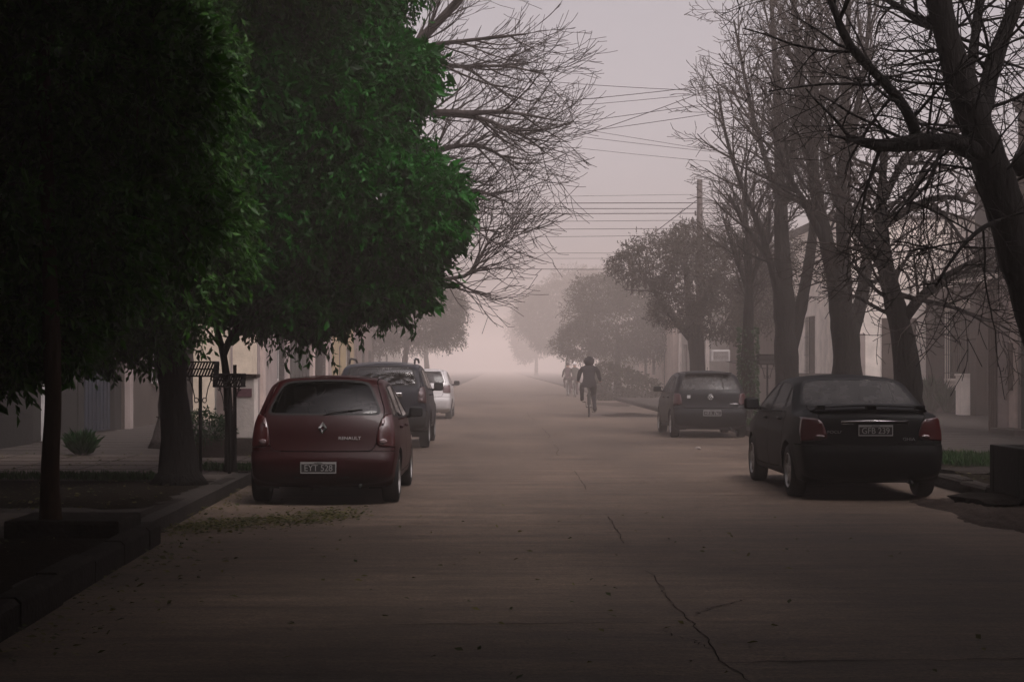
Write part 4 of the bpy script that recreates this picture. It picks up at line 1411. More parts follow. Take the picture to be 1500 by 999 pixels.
M['road'] = road_mat()
M['soil'] = mat('soil', (0.009, 0.007, 0.005), 1.0, 0.02, var=.5, scale=5, bump=1.0, bscale=30, bdist=.05)
M['earth'] = mat('earth', (0.05, 0.04, 0.03), 1.0, 0.1, var=.4, scale=1.2)
M['paving'] = mat('paving', (0.026, 0.021, 0.018), .9, .2, var=.35, scale=3.0, bump=.6, bscale=30)
M['paving_pale'] = mat('paving_pale', (0.062, 0.049, 0.041), .9, .2, var=.3, scale=2.6, bump=.6, bscale=30)
M['kerb'] = mat('kerb_concrete', (0.019, 0.016, 0.014), .95, .05, var=.4, scale=5, bump=.8, bscale=25)
M['joint'] = mat('joint', (0.014, 0.010, 0.008), 1.0, .1)
M['dust_tyre'] = mat('dark_stain', (0.026, 0.021, 0.018), .9, .2, var=.3, scale=3)


def sheet(name, pts, z, m, kind='structure', sub=0):
    b = MB()
    b.add([(x, y, z) for x, y in pts], [tuple(range(len(pts)))])
    o = b.build(name, m)
    return tag(o, kind=kind)


KX = 5.6


def kl(y):
    """left kerb line"""
    return -2.72 - .035 * (y - 8.6) if y < 13.5 else -3.22 - .0016 * (y - 13.5)


sheet('ground', [(-240, -75), (240, -75), (240, 900), (-240, 900)], -.02, M['earth'])
sheet('road', [(-3.9, -70), (6.2, -70), (6.2, 890), (-3.9, 890)], 0, M['road'])


def pavement(name, xs_in, xs_out, ys, z, m):
    b = MB()
    vs = []
    for y, a, c in zip(ys, xs_in, xs_out):
        vs += [(a, y, z), (c, y, z), (a, y, -.01), (c, y, -.01)]
    fs = []
    for i in range(len(ys) - 1):
        p = 4 * i
        q = p + 4
        fs += [(p, p + 1, q + 1, q), (p, q, q + 2, p + 2), (p + 1, p + 3, q + 3, q + 1)]
    fs += [(0, 2, 3, 1), (p + 4, p + 5, p + 7, p + 6)]
    b.add(vs, fs)
    return tag(b.build(name, m), kind='structure')


ysl = [-70, 0, 8.6, 13.49]
pavement('left_pavement', [kl(y) - .16 for y in ysl], [-9] * 4, ysl, .14, M['paving'])
ysl2 = [13.495, 30, 100, 885]
pavement('left_pavement', [max(kl(y), -3.4) - .16 for y in ysl2], [-9] * 4, ysl2, .14, M['paving'])
pavement('right_pavement', [KX + .16] * 2, [15] * 2, [-70, 885], .14, M['paving'])


def kerb(fx, y0, y1, side, step=1.0, h=.15):
    rg = np.random.default_rng(int(abs(y0) * 7 + 3))
    b = MB()
    y = y0
    while y < y1:
        ln = step * (1 if y < 60 else 10)
        e = min(y + ln, y1)
        j = rg.normal() * .008
        hh = h + rg.normal() * .008
        x = fx(y + .01)
        x2 = fx(e - .01)
        w = .157 * side
        vs = [(x + j, y + .006, 0 - .01), (x2 + j, e - .006, -.01), (x2 + j, e - .006, hh - .03), (x + j, y + .006, hh - .03), (x + j + w * .2, y + .006, hh), (x2 + j + w * .2, e - .006, hh), (x + j + w, y + .006, hh), (x2 + j + w, e - .006, hh), (x + j + w, y + .006, -.01), (x2 + j + w, e - .006, -.01)]
        b.add(vs, [(0, 1, 2, 3), (3, 2, 5, 4), (4, 5, 7, 6), (6, 7, 9, 8), (0, 3, 4, 6, 8), (1, 9, 7, 5, 2)])
        y = e
    return tag(b.build('kerb', M['kerb']), kind='structure')


kerb(kl, -60, 13.48, -1, h=.19)
kerb(lambda y: max(kl(max(y, 13.6)), -3.4), 13.5, 300, -1)
kerb(lambda y: KX, -60, 300, 1)
# left verge: bare soil, pale slabs
def patch(name, x0, x1, y0, y1, z, m, wav=.12, seed=0, kind='structure'):
    rg = np.random.default_rng(seed)
    n = 26
    bl = []
    for i in range(n + 1):
        bl.append((x0 + (x1 - x0) * i / n, y0 + rg.normal() * wav * .5))
    for i in range(n + 1):
        bl.append((x1 + rg.normal() * wav * .4, y0 + (y1 - y0) * i / n))
    for i in range(n + 1):
        bl.append((x1 + (x0 - x1) * i / n, y1 + rg.normal() * wav * .5))
    for i in range(n + 1):
        bl.append((x0 + rg.normal() * wav * .4, y1 + (y0 - y1) * i / n))
    return sheet(name, bl, z, m, kind)


patch('soil_strip', -8.6, -3.42, 15.3, 19.0, .146, M['soil'], .12, 1)
patch('soil_strip', -8.6, -3.0, 6.0, 12.6, .146, M['soil'], .1, 2)
patch('soil_strip', 5.85, 7.6, 14.6, 50, .146, M['soil'], .2, 3)
sheet('pale_slab_path', [(-8.9, 19.2), (-3.42, 19.2), (-3.42, 24.75), (-8.9, 24.75)], .1445, M['paving_pale'])
sheet('pale_slab_path', [(-8.9, 12.9), (-3.36, 13.6), (-3.38, 14.7), (-8.9, 15.0)], .1445, M['paving_pale'])
sheet('pale_slab_path', [(8.3, 15), (10.7, 15), (10.7, 62), (8.3, 62)], .1445, M['paving'])
b = MB()
for y in list(np.arange(19.3, 24.8, .92)):
    b.box(-8.85, -3.45, y - .008, y + .008, .1455, .149)
for x in np.arange(-8.4, -3.5, .92):
    b.box(x - .008, x + .008, 19.25, 24.7, .1458, .1492)
for y in np.arange(26, 60, 1.0):
    b.box(-8.85, -3.6, y - .008, y + .008, .1455, .149)
for y in np.arange(15, 62, .8):
    b.box(8.35, 10.65, y - .008, y + .008, .1485, .151)
tag(b.build('slab_joints', M['joint']), kind='structure')

# raised concrete corner at the near left
b = MB()
b.rbox(-3.95, -3.02, 12.55, 13.35, .10, .285, .03)
tag(b.build('corner_block', M['kerb']), 'dark raised concrete block at the corner of the near left kerb', 'kerb block')
# longitudinal crack in the road
rg = np.random.default_rng(9)
b = MB()


def crack(pts, w, z=.004):
    p = np.array(pts)
    n = len(p)
    vs = []
    for i in range(n):
        ww = w * rg.uniform(.3, 1.3)
        vs += [(p[i, 0] - ww, p[i, 1], z), (p[i, 0] + ww, p[i, 1], z)]
    b.add(vs, [(2 * i, 2 * i + 1, 2 * i + 3, 2 * i + 2) for i in range(n - 1)])


ys = np.arange(5.0, 11.7, .09)
x = 1.12 + np.cumsum(rg.normal(size=len(ys)) * .014)
x = x - np.linspace(0, x[-1] - 1.10, len(ys))
crack(np.stack([x, ys], 1), .0042)
for s0, s1, w in ((13.5, 16, .004), (19.5, 23, .004), (27, 31, .007), (34, 40, .008), (46, 53, .007)):
    ys = np.arange(s0, s1, .12)
    crack(np.stack([1.1 + np.cumsum(rg.normal(size=len(ys)) * .014) * .6, ys], 1), w)
for (x0, y0, x1, y1, w) in ((1.2, 9.6, 1.6, 10.2, .006), (1.15, 8.4, .95, 9.0, .005), (-.6, 9.2, .9, 9.25, .006), (1.1, 8.0, 3.2, 8.15, .005), (1.2, 20.5, 3.1, 20.8, .01), (-1, 15.2, 1.0, 15.1, .006)):
    t = np.linspace(0, 1, 22)
    p = np.stack([x0 + (x1 - x0) * t + rg.normal(size=22) * .015, y0 + (y1 - y0) * t + rg.normal(size=22) * .015], 1)
    if abs(x1 - x0) > abs(y1 - y0):
        q = [(a[0], a[1], .004) for a in p] + [(a[0], a[1] + 2 * w * rg.uniform(.3, 1.5), .004) for a in p]
        b.add(q, [(i, i + 1, 22 + i + 1, 22 + i) for i in range(21)])
    else:
        crack(p, w)
tag(b.build('road_crack', M['joint'], fix=False), kind='structure')


# ------------------------------------------------------------------ loose leaves, grass, dirt
def scatter_leaves(name, label, pts, size, m, seed, zj=.015):
    rg = np.random.default_rng(seed)
    P = np.array(pts)
    n = len(P)
    P[:, 2] += rg.uniform(.001, zj, n)
    a = rg.uniform(0, 6.28, n)
    D = np.stack([np.cos(a), np.sin(a), rg.uniform(0, .35, n)], 1)
    D /= np.linalg.norm(D, axis=1)[:, None]
    s = np.stack([-np.sin(a), np.cos(a), rg.normal(size=n) * .25], 1)
    L = (size * rg.uniform(.6, 1.3, n))[:, None]
    V = np.stack([P, P + D * L * .45 + s * L * .24, P + D * L, P + D * L * .45 - s * L * .24 + np.array([0, 0, .006])], 1).reshape(-1, 3)
    i = np.arange(n)[:, None] * 4
    T = np.concatenate([i + np.array([[0, 1, 2]]), i + np.array([[0, 2, 3]])], 0)
    o = np_mesh(name, V, T, m)
    return tag(o, label, 'leaves', kind='stuff')


rg = np.random.default_rng(3)
pts = []
for _ in range(1500):      # heap along the gutter behind the red car
    t = rg.uniform(0, 1)
    pts.append((-3.02 + 1.55 * t + rg.normal() * .12, 14.6 + 1.5 * t + rg.normal() * (.33 + .12 * t) - abs(rg.normal()) * .1, .004))
pts = [p for p in pts if p[0] > -3.15]
for _ in range(700):
    y = rg.uniform(8, 26)
    pts.append((kl(y) + abs(rg.normal()) * .35 + .03, y, .004))
for _ in range(190):
    pts.append((rg.uniform(-2.9, 3.5) - abs(rg.normal()) * .5, rg.uniform(6.5, 17), .004))
scatter_leaves('fallen_leaves', 'scattered fallen leaves along the left gutter behind the red car', pts, .055, M['leaf_fallen'], 1, .03)
pts = []
for _ in range(1300):
    pts.append((rg.uniform(-8.3, -3.5), rg.uniform(7, 19.4), .15))
for _ in range(300):
    pts.append((rg.uniform(-8.3, -3.5), rg.uniform(19, 25), .152))
for _ in range(900):
    pts.append((rg.uniform(5.8, 7.8), rg.uniform(14, 30), .15))
scatter_leaves('leaf_litter', 'dark leaf litter lying on both verges below the trees', pts, .06, M['leaf_fallen'], 2, .02)


def grass(name, label, spots, seed, h=.10, m='grass'):
    rg = np.random.default_rng(seed)
    V, T = [], []
    for (cx, cy, rx, ry, n, z) in spots:
        a = rg.uniform(0, 6.28, n)
        r = np.sqrt(rg.uniform(0, 1, n))
        p = np.stack([cx + rx * r * np.cos(a), cy + ry * r * np.sin(a), np.full(n, z)], 1)
        an = rg.uniform(0, 6.28, n)
        le = rg.uniform(.1, .7, n)
        D = np.stack([np.cos(an) * le, np.sin(an) * le, np.ones(n)], 1)
        D /= np.linalg.norm(D, axis=1)[:, None]
        v, t = leaves_from(p, D, h, rg, .18)
        T.append(t + sum(len(x) for x in V))
        V.append(v)
    return tag(np_mesh(name, np.vstack(V), np.vstack(T), M[m]), label, 'grass', kind='stuff')


grass('grass', 'short dark grass along the edge of the left verge and round the thin trunk', [(-5.4, 19.2, 1.6, .22, 900, .145), (-7.2, 19.1, 1.2, .2, 500, .145), (-3.5, 20.9, .40, .25, 420, .145), (-3.9, 21.0, .3, .2, 200, .145), (-4.6, 19.0, .5, .2, 260, .145)], 5, .11)
grass('grass', 'rough grass on the right verge beside the black sedan', [(6.9, 22.5, .7, 1.2, 1200, .145), (6.6, 19.2, .5, .7, 350, .145), (6.6, 29, .6, 2, 700, .145), (6.4, 36.5, .5, 2.5, 700, .145)], 6, .15)
# dug earth and stones
M['dirt'] = mat('dirt', (0.030, 0.022, 0.018), 1.0, .1, var=.5, scale=12, bump=1, bscale=50)


def heap(name, label, cx, cy, rx, ry, h, seed, n=34, cat='dirt'):
    rg = np.random.default_rng(seed)
    ph = rg.uniform(0, 6.28, 8)
    vs, fs = [], []
    for i in range(n + 1):
        for j in range(n + 1):
            u, v = -1 + 2 * i / n, -1 + 2 * j / n
            an = math.atan2(v, u)
            rr = math.hypot(u, v) / (1 + .16 * math.sin(3 * an + ph[0]) + .1 * math.sin(5 * an + ph[1]))
            f = max(0.0, 1 - rr * rr)
            z = h * f * (.7 + .35 * math.sin(5 * u + ph[2]) * math.sin(6 * v + ph[3])) + (rg.uniform(0, .3) * h * min(1, f * 3))
            vs.append((cx + rx * u, cy + ry * v, z - .012 + .001))
    for i in range(n):
        for j in range(n):
            a = i * (n + 1) + j
            fs.append((a, a + 1, a + n + 2, a + n + 1))
    b = MB()
    b.add(vs, fs)
    return tag(b.build(name, M['dirt'], smooth=True), label, cat, kind='stuff')


heap('dirt', 'low dark smear of dirt on the road left of the small dark hatchback', 4.3, 50.5, 1.0, 2.2, .07, 1)
heap('dirt', 'dark dirt spread over the right gutter behind the black sedan', 5.35, 16.3, .85, 1.9, .09, 2)
heap('dirt', 'dark dirt spread along the right gutter by the kerb stones', 5.5, 13.6, .7, 1.5, .09, 3)
heap('dirt', 'dry dust at the foot of the foggy right kerb', 4.9, 66, .9, 4.0, .06, 4)


def stone(name, label, c, r, m, seed, sq=(1, 1, .55), grp=None):
    bm = bmesh.new()
    bmesh.ops.create_icosphere(bm, subdivisions=2, radius=r)
    rg = np.random.default_rng(seed)
    w = rg.normal(size=(4, 3)) * 2.4 / r
    for v in bm.verts:
        q = np.array(v.co)
        k = 1 + .10 * sum(math.sin(q @ a) for a in w)
        v.co = Vector((q[0] * k * sq[0], q[1] * k * sq[1], q[2] * k * sq[2]))
    me = bpy.data.meshes.new(name)
    bm.to_mesh(me)
    bm.free()
    o = link(name, me, None, [M[m]])
    o.location = c
    o.rotation_euler = (0, 0, rg.uniform(0, 6))
    return tag(o, label, 'stone', grp)


M['stone_pale'] = mat('stone_pale', (.22, .19, .17), .9, .2, var=.3, scale=20)
SG = 'broken stones on the right verge'
stone('stone', 'palest broken stone at the right kerb beside the dark planter', (6.0, 18.5, .17), .14, 'stone_pale', 1, (1.5, .9, .45), SG)
stone('stone', 'small bright pebble on the right kerb edge behind the black sedan', (5.72, 18.1, .16), .045, 'stone_pale', 2, (1, 1, .8), SG)
stone('stone', 'flat grey slab piece lying on the soil right of the black sedan', (6.1, 20.4, .155), .30, 'kerb', 3, (1.6, .8, .25), SG)
stone('stone', 'long dark kerb fragment lying in the dirt of the right gutter', (5.35, 16.9, .06), .28, 'kerb', 4, (1.7, .7, .35), SG)
stone('stone', 'rough grey lump next to the planter foot on the right', (5.75, 16.5, .16), .17, 'kerb', 5, (1.3, .9, .6), SG)
stone('stone', 'small pale stone on the open road behind the dark hatchback', (3.75, 29.3, .02), .06, 'stone_pale', 6, (1.4, .8, .5), SG)

# ------------------------------------------------------------------ houses


def wallmat(name, c, v=.22):
    M[name] = mat(name, c, .92, .2, var=v, scale=1.6, bump=.4, bscale=18)
    return M[name]


for nme, c in (('wall_cream', (.52, .44, .34)), ('wall_white', (.72, .65, .59)), ('wall_pink', (.45, .36, .32)), ('wall_grey', (.26, .215, .20)), ('wall_brown', (.085, .060, .050)),
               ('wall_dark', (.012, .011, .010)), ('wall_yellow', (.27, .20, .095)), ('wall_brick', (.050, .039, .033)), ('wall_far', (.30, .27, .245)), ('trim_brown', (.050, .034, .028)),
               ('door_dark', (.022, .020, .018)), ('door_green', (.030, .032, .028)), ('gate_blue', (.014, .018, .028)), ('frame_pale', (.45, .43, .42)), ('roof_dark', (.05, .042, .038)), ('plinth', (.10, .075, .065))):
    wallmat(nme, c)
M['pane'] = mat('pane', (.02, .022, .024), .12, .5, var=.1)


class House:
    """facade along +Y; local s = along street, d = depth away from it"""

    def __init__(self, name, label, x, y, ln, h, depth, side, wall, cat='house', z=.14):
        self.x, self.y, self.ln, self.h, self.dp, self.s = x, y, ln, h, depth, side
        self.root = empty(name, (x, y, z), 0, label, cat)
        self.wall = wall
        self.ops = []

    def P(self, s, d, z):
        return (self.s * d, s, z)

    def bx(self, b, s0, s1, d0, d1, z0, z1, mi=0):
        xa, xb = sorted((self.s * d0, self.s * d1))
        return b.box(xa, xb, s0, s1, z0, z1, mi)

    def part(self, name, boxes, m, parent=None):
        b = MB()
        for q in boxes:
            self.bx(b, *q)
        return b.build(name, M[m], parent or self.root)

    def opening(self, s0, s1, z0, z1):
        self.ops.append((s0, s1, z0, z1))

    def done(self, roof='parapet', roofm='roof_dark'):
        ss = sorted({0, self.ln, *[q for o in self.ops for q in o[:2]]})
        zs = sorted({0, self.h, *[q for o in self.ops for q in o[2:]]})
        b = MB()
        for i in range(len(ss) - 1):
            for j in range(len(zs) - 1):
                cs, cz = (ss[i] + ss[i + 1]) / 2, (zs[j] + zs[j + 1]) / 2
                if any(o[0] < cs < o[1] and o[2] < cz < o[3] for o in self.ops):
                    continue
                b.add([self.P(ss[i], 0, zs[j]), self.P(ss[i + 1], 0, zs[j]), self.P(ss[i + 1], 0, zs[j + 1]), self.P(ss[i], 0, zs[j + 1])], [(0, 1, 2, 3)])
        for (s0, s1, z0, z1) in self.ops:
            D = .22
            q = [(s0, z0), (s1, z0), (s1, z1), (s0, z1)]
            for k in range(4):
                a, c = q[k], q[(k + 1) % 4]
                b.add([self.P(a[0], 0, a[1]), self.P(c[0], 0, c[1]), self.P(c[0], D, c[1]), self.P(a[0], D, a[1])], [(0, 1, 2, 3)])
            b.add([self.P(s0, D, z0), self.P(s1, D, z0), self.P(s1, D, z1), self.P(s0, D, z1)], [(0, 1, 2, 3)])
        L, H, Dp = self.ln, self.h, self.dp
        b.add([self.P(0, 0, 0), self.P(0, Dp, 0), self.P(0, Dp, H), self.P(0, 0, H)], [(0, 1, 2, 3)])
        b.add([self.P(L, 0, 0), self.P(L, Dp, 0), self.P(L, Dp, H), self.P(L, 0, H)], [(0, 1, 2, 3)])
        b.add([self.P(0, Dp, 0), self.P(L, Dp, 0), self.P(L, Dp, H), self.P(0, Dp, H)], [(0, 1, 2, 3)])
        b.build('wall', M[self.wall], self.root, fix=True, merge=.0005)
        self.part('roof', [(-.03, L + .03, -.06, Dp + .03, H + .002, H + .12)] + ([(-.04, L + .04, -.10, .12, H + .121, H + .26)] if roof == 'parapet' else []), roofm)
        return self.root

    def door(self, s0, s1, z1, m='door_dark', framem='trim_brown', panels=2, z0=.0):
        self.opening(s0, s1, z0, z1)
        fr = [(s0 + .002, s0 + .07, .06, .2, z0 + .002, z1 - .002), (s1 - .07, s1 - .002, .06, .2, z0 + .002, z1 - .002), (s0 + .071, s1 - .071, .06, .2, z1 - .08, z1 - .002)]
        d = self.part('door', [(s0 + .072, s1 - .072, .11, .16, z0 + .01, z1 - .082)], m)
        self.part('frame', fr, framem, d)
        w = (s1 - s0 - .144) / panels
        pn = []
        for k in range(panels):
            for (za, zb) in ((.15, .9), (1.0, z1 - z0 - .25)):
                pn.append((s0 + .072 + w * k + w * .14, s0 + .072 + w * (k + 1) - w * .14, .095, .1095, z0 + za, z0 + zb))
        self.part('door_panels', pn, m, d)
        self.part('handle', [(s1 - .2, s1 - .16, .06, .094, z0 + .98, z0 + 1.12)], 'chrome', d)
        return d

    def window(self, s0, s1, z0, z1, framem='frame_pale', grille=True, shutter=None, bars=7):
        self.opening(s0, s1, z0, z1)
        w = self.part('window', [(s0 + .001, s0 + .06, .10, .18, z0 + .001, z1 - .001), (s1 - .06, s1 - .001, .10, .18, z0 + .001, z1 - .001), (s0 + .061, s1 - .061, .10, .18, z1 - .06, z1 - .001), (s0 + .061, s1 - .061, .10, .18, z0 + .001, z0 + .06),
                                 ((s0 + s1) / 2 - .025, (s0 + s1) / 2 + .025, .11, .17, z0 + .061, z1 - .061)], framem)
        self.part('pane', [(s0 + .06, s1 - .06, .135, .15, z0 + .06, z1 - .06)], shutter or 'pane', w)
        self.part('sill', [(s0 - .08, s1 + .08, -.07, .09, z0 - .08, z0 - .002)], self.wall, w)
        if grille:
            b = MB()
            for k in range(bars):
                s = s0 + (s1 - s0) * (k + .5) / bars
                b.tube([self.P(s, -.05, z0 + .003), self.P(s, -.05, z1 - .03)], .011, 6)
            for f in (.08, .35, .65, .92):
                zz_ = z0 + (z1 - z0) * f
                b.tube([self.P(s0 - .03, -.065, zz_), self.P(s1 + .03, -.065, zz_)], .010, 6)
            b.build('grille', M['iron'], w)
        return w


# left side
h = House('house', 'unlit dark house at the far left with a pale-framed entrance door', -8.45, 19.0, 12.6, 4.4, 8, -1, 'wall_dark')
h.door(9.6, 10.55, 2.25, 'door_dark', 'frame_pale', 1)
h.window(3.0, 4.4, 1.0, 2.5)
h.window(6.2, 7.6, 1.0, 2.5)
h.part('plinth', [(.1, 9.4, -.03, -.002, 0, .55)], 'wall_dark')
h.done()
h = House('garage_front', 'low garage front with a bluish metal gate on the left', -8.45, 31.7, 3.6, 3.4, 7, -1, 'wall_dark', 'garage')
h.opening(.45, 3.0, 0, 2.5)
g = h.part('gate', [(.46, 2.99, .10, .15, .02, 2.48)], 'gate_blue')
h.part('gate_ribs', [(.5 + .31 * k, .54 + .31 * k, .07, .0985, .06, 2.44) for k in range(8)], 'gate_blue', g)
h.done()
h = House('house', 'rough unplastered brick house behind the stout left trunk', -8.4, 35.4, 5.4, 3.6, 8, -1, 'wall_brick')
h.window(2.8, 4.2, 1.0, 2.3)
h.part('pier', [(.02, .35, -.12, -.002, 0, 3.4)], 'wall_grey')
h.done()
h = House('house', 'cream-walled house whose end wall shows behind the thin forked trunk', -6.42, 41.0, 1.0, 5.2, 8, -1, 'wall_cream')
h.part('pipe', [(-.03, -.002, .48, .53, 0, 5)], 'wall_grey')
h.done()
h = House('house', 'grey plastered house between the cream end wall and the dark garage door', -6.4, 42.1, 6.0, 4.6, 8, -1, 'wall_grey')
h.window(3.6, 4.8, 1.0, 2.4, grille=True)
h.part('pilaster', [(.3, .8, -.08, -.002, 0, 4.5)], 'wall_pink')
h.done()
h = House('house', 'pinkish house with a wide dark greenish garage door above the red car roof', -6.4, 48.2, 12.2, 4.4, 8, -1, 'wall_pink')
h.opening(.3, 6.4, 0, 2.3)
g = h.part('garage_door', [(.31, 6.39, .12, .16, .01, 2.29)], 'door_green')
h.part('door_ribs', [(.4 + 1.0 * k, .45 + 1.0 * k, .09, .1185, .02, 2.28) for k in range(6)], 'door_green', g)
h.window(8.5, 10.0, 1.0, 2.3)
h.part('pilaster', [(11.3, 11.9, -.08, -.002, 0, 4.3)], 'wall_grey')
h.done()
h = House('house', 'yellow ochre house farther up the left side', -6.4, 60.6, 9.5, 4.2, 8, -1, 'wall_yellow')
h.door(3.0, 4.0, 2.3)
h.window(6, 7.3, 1.0, 2.3)
h.done()
h = House('house', 'brown fogged row house behind the left fogged tree', -6.6, 70.3, 14, 4.6, 8, -1, 'wall_brown')
h.door(3.0, 4.0, 2.3)
h.window(6, 7.3, 1.0, 2.3)
h.window(10, 11.3, 1.0, 2.3)
h.done()
h = House('house', 'palest left house far up the street in the fog', -7.0, 84.5, 30, 4.2, 8, -1, 'wall_far')
h.door(3.0, 4.0, 2.3)
h.window(8, 9.3, 1.0, 2.3)
h.window(14, 15.3, 1.0, 2.3)
h.done()

for x0, sd, lab in ((-8.45, -1, 'plain dark house beside the viewpoint on the left pavement'), (10.9, 1, 'plain dark house beside the viewpoint on the right pavement')):
    h = House('house', lab, x0, -32, 50 if sd < 0 else 57, 5.0, 9, sd, 'wall_dark')  # out of view, added so its wall keeps side light off the street
    for q in (6, 15, 24, 33, 42):
        h.window(q, q + 1.4, 1.0, 2.4)
    h.done()

# right side
h = House('house', 'nearest pale house at the right edge with a dark doorway and a pipe-clad pier', 10.85, 26.0, 8.0, 3.45, 10, 1, 'wall_pink')
h.door(5.9, 6.9, 2.75, 'door_dark', 'wall_grey', 1)
h.part('pier', [(7.3, 7.98, -.22, -.002, 0, 3.3)], 'wall_grey')
b = MB()
for k in range(4):
    b.tube([h.P(7.36 + .14 * k, -.25, .0), h.P(7.36 + .14 * k, -.25, 3.25)], .03, 8)
b.build('drain_pipe', M['wall_brown'], h.root)
h.part('meter_box', [(7.0, 7.2, -.05, -.002, .9, 1.9)], 'wall_brown')
h.part('step', [(5.6, 7.1, -.45, -.003, .005, .12)], 'paving_pale')
h.window(2.0, 3.4, 1.0, 2.5)
h.done()
h = House('upper_room', 'hazy upper-floor room on the roof at the right edge', 11.25, 30.2, 3.7, 3.3, 6, 1, 'wall_brown', 'room', 3.72)
h.window(1.2, 2.4, 1.0, 2.2)
h.done()
h = House('house', 'set-back pale house on the right with a tall grilled window between brown pillars', 14.3, 34.2, 16.6, 4.1, 6, 1, 'wall_white')
h.window(13.1, 15.7, 1.05, 3.2, 'trim_brown', True, 'wall_brown', 11)
h.part('plinth', [(12.2, 16.4, -.03, -.002, 0, .35)], 'plinth')
h.part('pillar', [(11.2, 11.75, -.45, -.003, 0, 3.5)], 'trim_brown')
h.part('pillar', [(15.95, 16.5, -.45, -.003, 0, 3.5)], 'trim_brown')
h.part('beam', [(11.0, 16.58, -.5, -.003, 3.505, 3.85)], 'trim_brown')
h.door(8.6, 9.6, 2.4)
h.done()
h = House('upper_storey', 'dark upper storey over the set-back pale house', 15.4, 35.0, 15.6, 2.7, 5, 1, 'wall_dark', 'storey', 4.4)
h.window(9, 10.6, .9, 2.0)
h.window(4, 5.6, .9, 2.0)
h.done()
b = MB()
b.box(.0, .5, 0, .55, 0, 1.15)
b.box(-.03, .53, -.03, .58, 1.15, 1.21)
o = b.build('gate_post', M['wall_white'])
o.location = (13.6, 46.0, .14)
tag(o, 'short white gate post with a cap in front of the brown pillar', 'gate post')
h = House('house', 'two-storey cream house past the set-back yard, its pale end wall facing the viewer', 11.0, 51.0, 7.6, 6.2, 9, 1, 'wall_white')
h.window(3.3, 4.9, 1.1, 3.2, 'trim_brown', True, 'wall_brown', 7)
h.part('plinth', [(.05, 7.5, -.03, -.002, 0, 1.2)], 'plinth')
h.part('end_window', [(-.06, -.003, 1.5, 2.6, 1.0, 3.0)], 'trim_brown')
h.part('end_door', [(-.06, -.003, .35, .95, .0, 2.5)], 'wall_grey')
h.done()
h = House('house', 'brownish house behind the small dark hatchback', 10.4, 58.8, 11.5, 4.6, 9, 1, 'wall_brown')
h.door(4, 5, 2.3)
h.window(7, 8.5, 1.0, 2.3)
h.done()
h = House('house', 'pale hazy house with narrow pillars left of the brown forked tree', 9.6, 70.6, 12, 4.2, 9, 1, 'wall_far')
for k in range(3):
    h.opening(2.0 + 3.3 * k, 3.6 + 3.3 * k, .5 if k != 1 else 0, 2.6)
    h.part('shutter', [(2.01 + 3.3 * k, 3.59 + 3.3 * k, .12, .16, .51 if k != 1 else .01, 2.59)], 'wall_brown')
for q in ((.3, .9), (5, 5.25), (11, 11.6)):
    h.part('pilaster', [(q[0], q[1], -.1, -.002, 0, 4)], 'wall_white')
h.done()
h = House('house', 'dim hazy house behind the rounded fogged tree on the right', 9.3, 83, 20, 4.2, 9, 1, 'wall_pink')
h.door(4, 5, 2.3)
h.window(9, 10.5, 1.0, 2.3)
h.window(14, 15.5, 1.0, 2.3)
h.done()
h = House('house', 'last right-hand house barely visible in the fog', 9.3, 104, 40, 4.4, 9, 1, 'wall_far')
h.door(4, 5, 2.3)
h.window(9, 10.5, 1.0, 2.3)
h.done()

# wall-hung air conditioner
Y = 57.5
c = at(1056, 521, Y)
r = empty('air_conditioner', (c[0], Y, c[2]), 0, 'white-framed air conditioner unit hung above the small dark hatchback', 'air conditioner')
b = MB()
b.rbox(-.34, .34, 0, .5, -.21, .21, .03)
b.build('casing', M['frame_pale'], r)
b = MB()
b.box(-.27, .27, -.012, -.002, -.14, .14)
g = b.build('front_panel', M['wall_brown'], r)
b = MB()
for k in range(6):
    b.box(-.27, .27, -.022, -.0125, -.125 + .045 * k, -.11 + .045 * k)
b.build('slats', M['frame_pale'], g)
b = MB()
b.tube([(.2, .3, -.2), (1.6, .3, -.45), (10.4 - c[0] + .1, .3, -.5)], .02, 6)
b.tube([(.2, .1, -.2), (10.4 - c[0] + .1, .1, -.2)], .02, 6)
b.build('bracket', M['iron'], r)

# white service pillar with a label
r = empty('service_pillar', (-4.08, 24.4, .14), 0, 'white painted electricity pillar with a mauve label beside the potted bush', 'service pillar')
b = MB()
b.rbox(-.31, .31, 0, .38, .28, 1.22, .012)
b.build('body', M['wall_white'], r)
b = MB()
b.rbox(-.33, .33, -.02, .42, .0, .278, .012)
b.build('base', M['paving_pale'], r)
b = MB()
b.rbox(-.34, .34, -.03, .42, 1.222, 1.275, .01)
b.build('cap', M['trim_brown'], r)
M['label_mauve'] = mat('label_mauve', (.20, .10, .115), .7, .3, var=.2, scale=30)
b = MB()
b.box(.03, .27, -.008, -.001, .92, 1.05)
b.build('label_plate', M['label_mauve'], r)
b = MB()
b.box(-.27, -.02, -.006, -.001, .5, 1.08)
b.build('meter_door', M['wall_pink'], r)

# ------------------------------------------------------------------ rubbish baskets


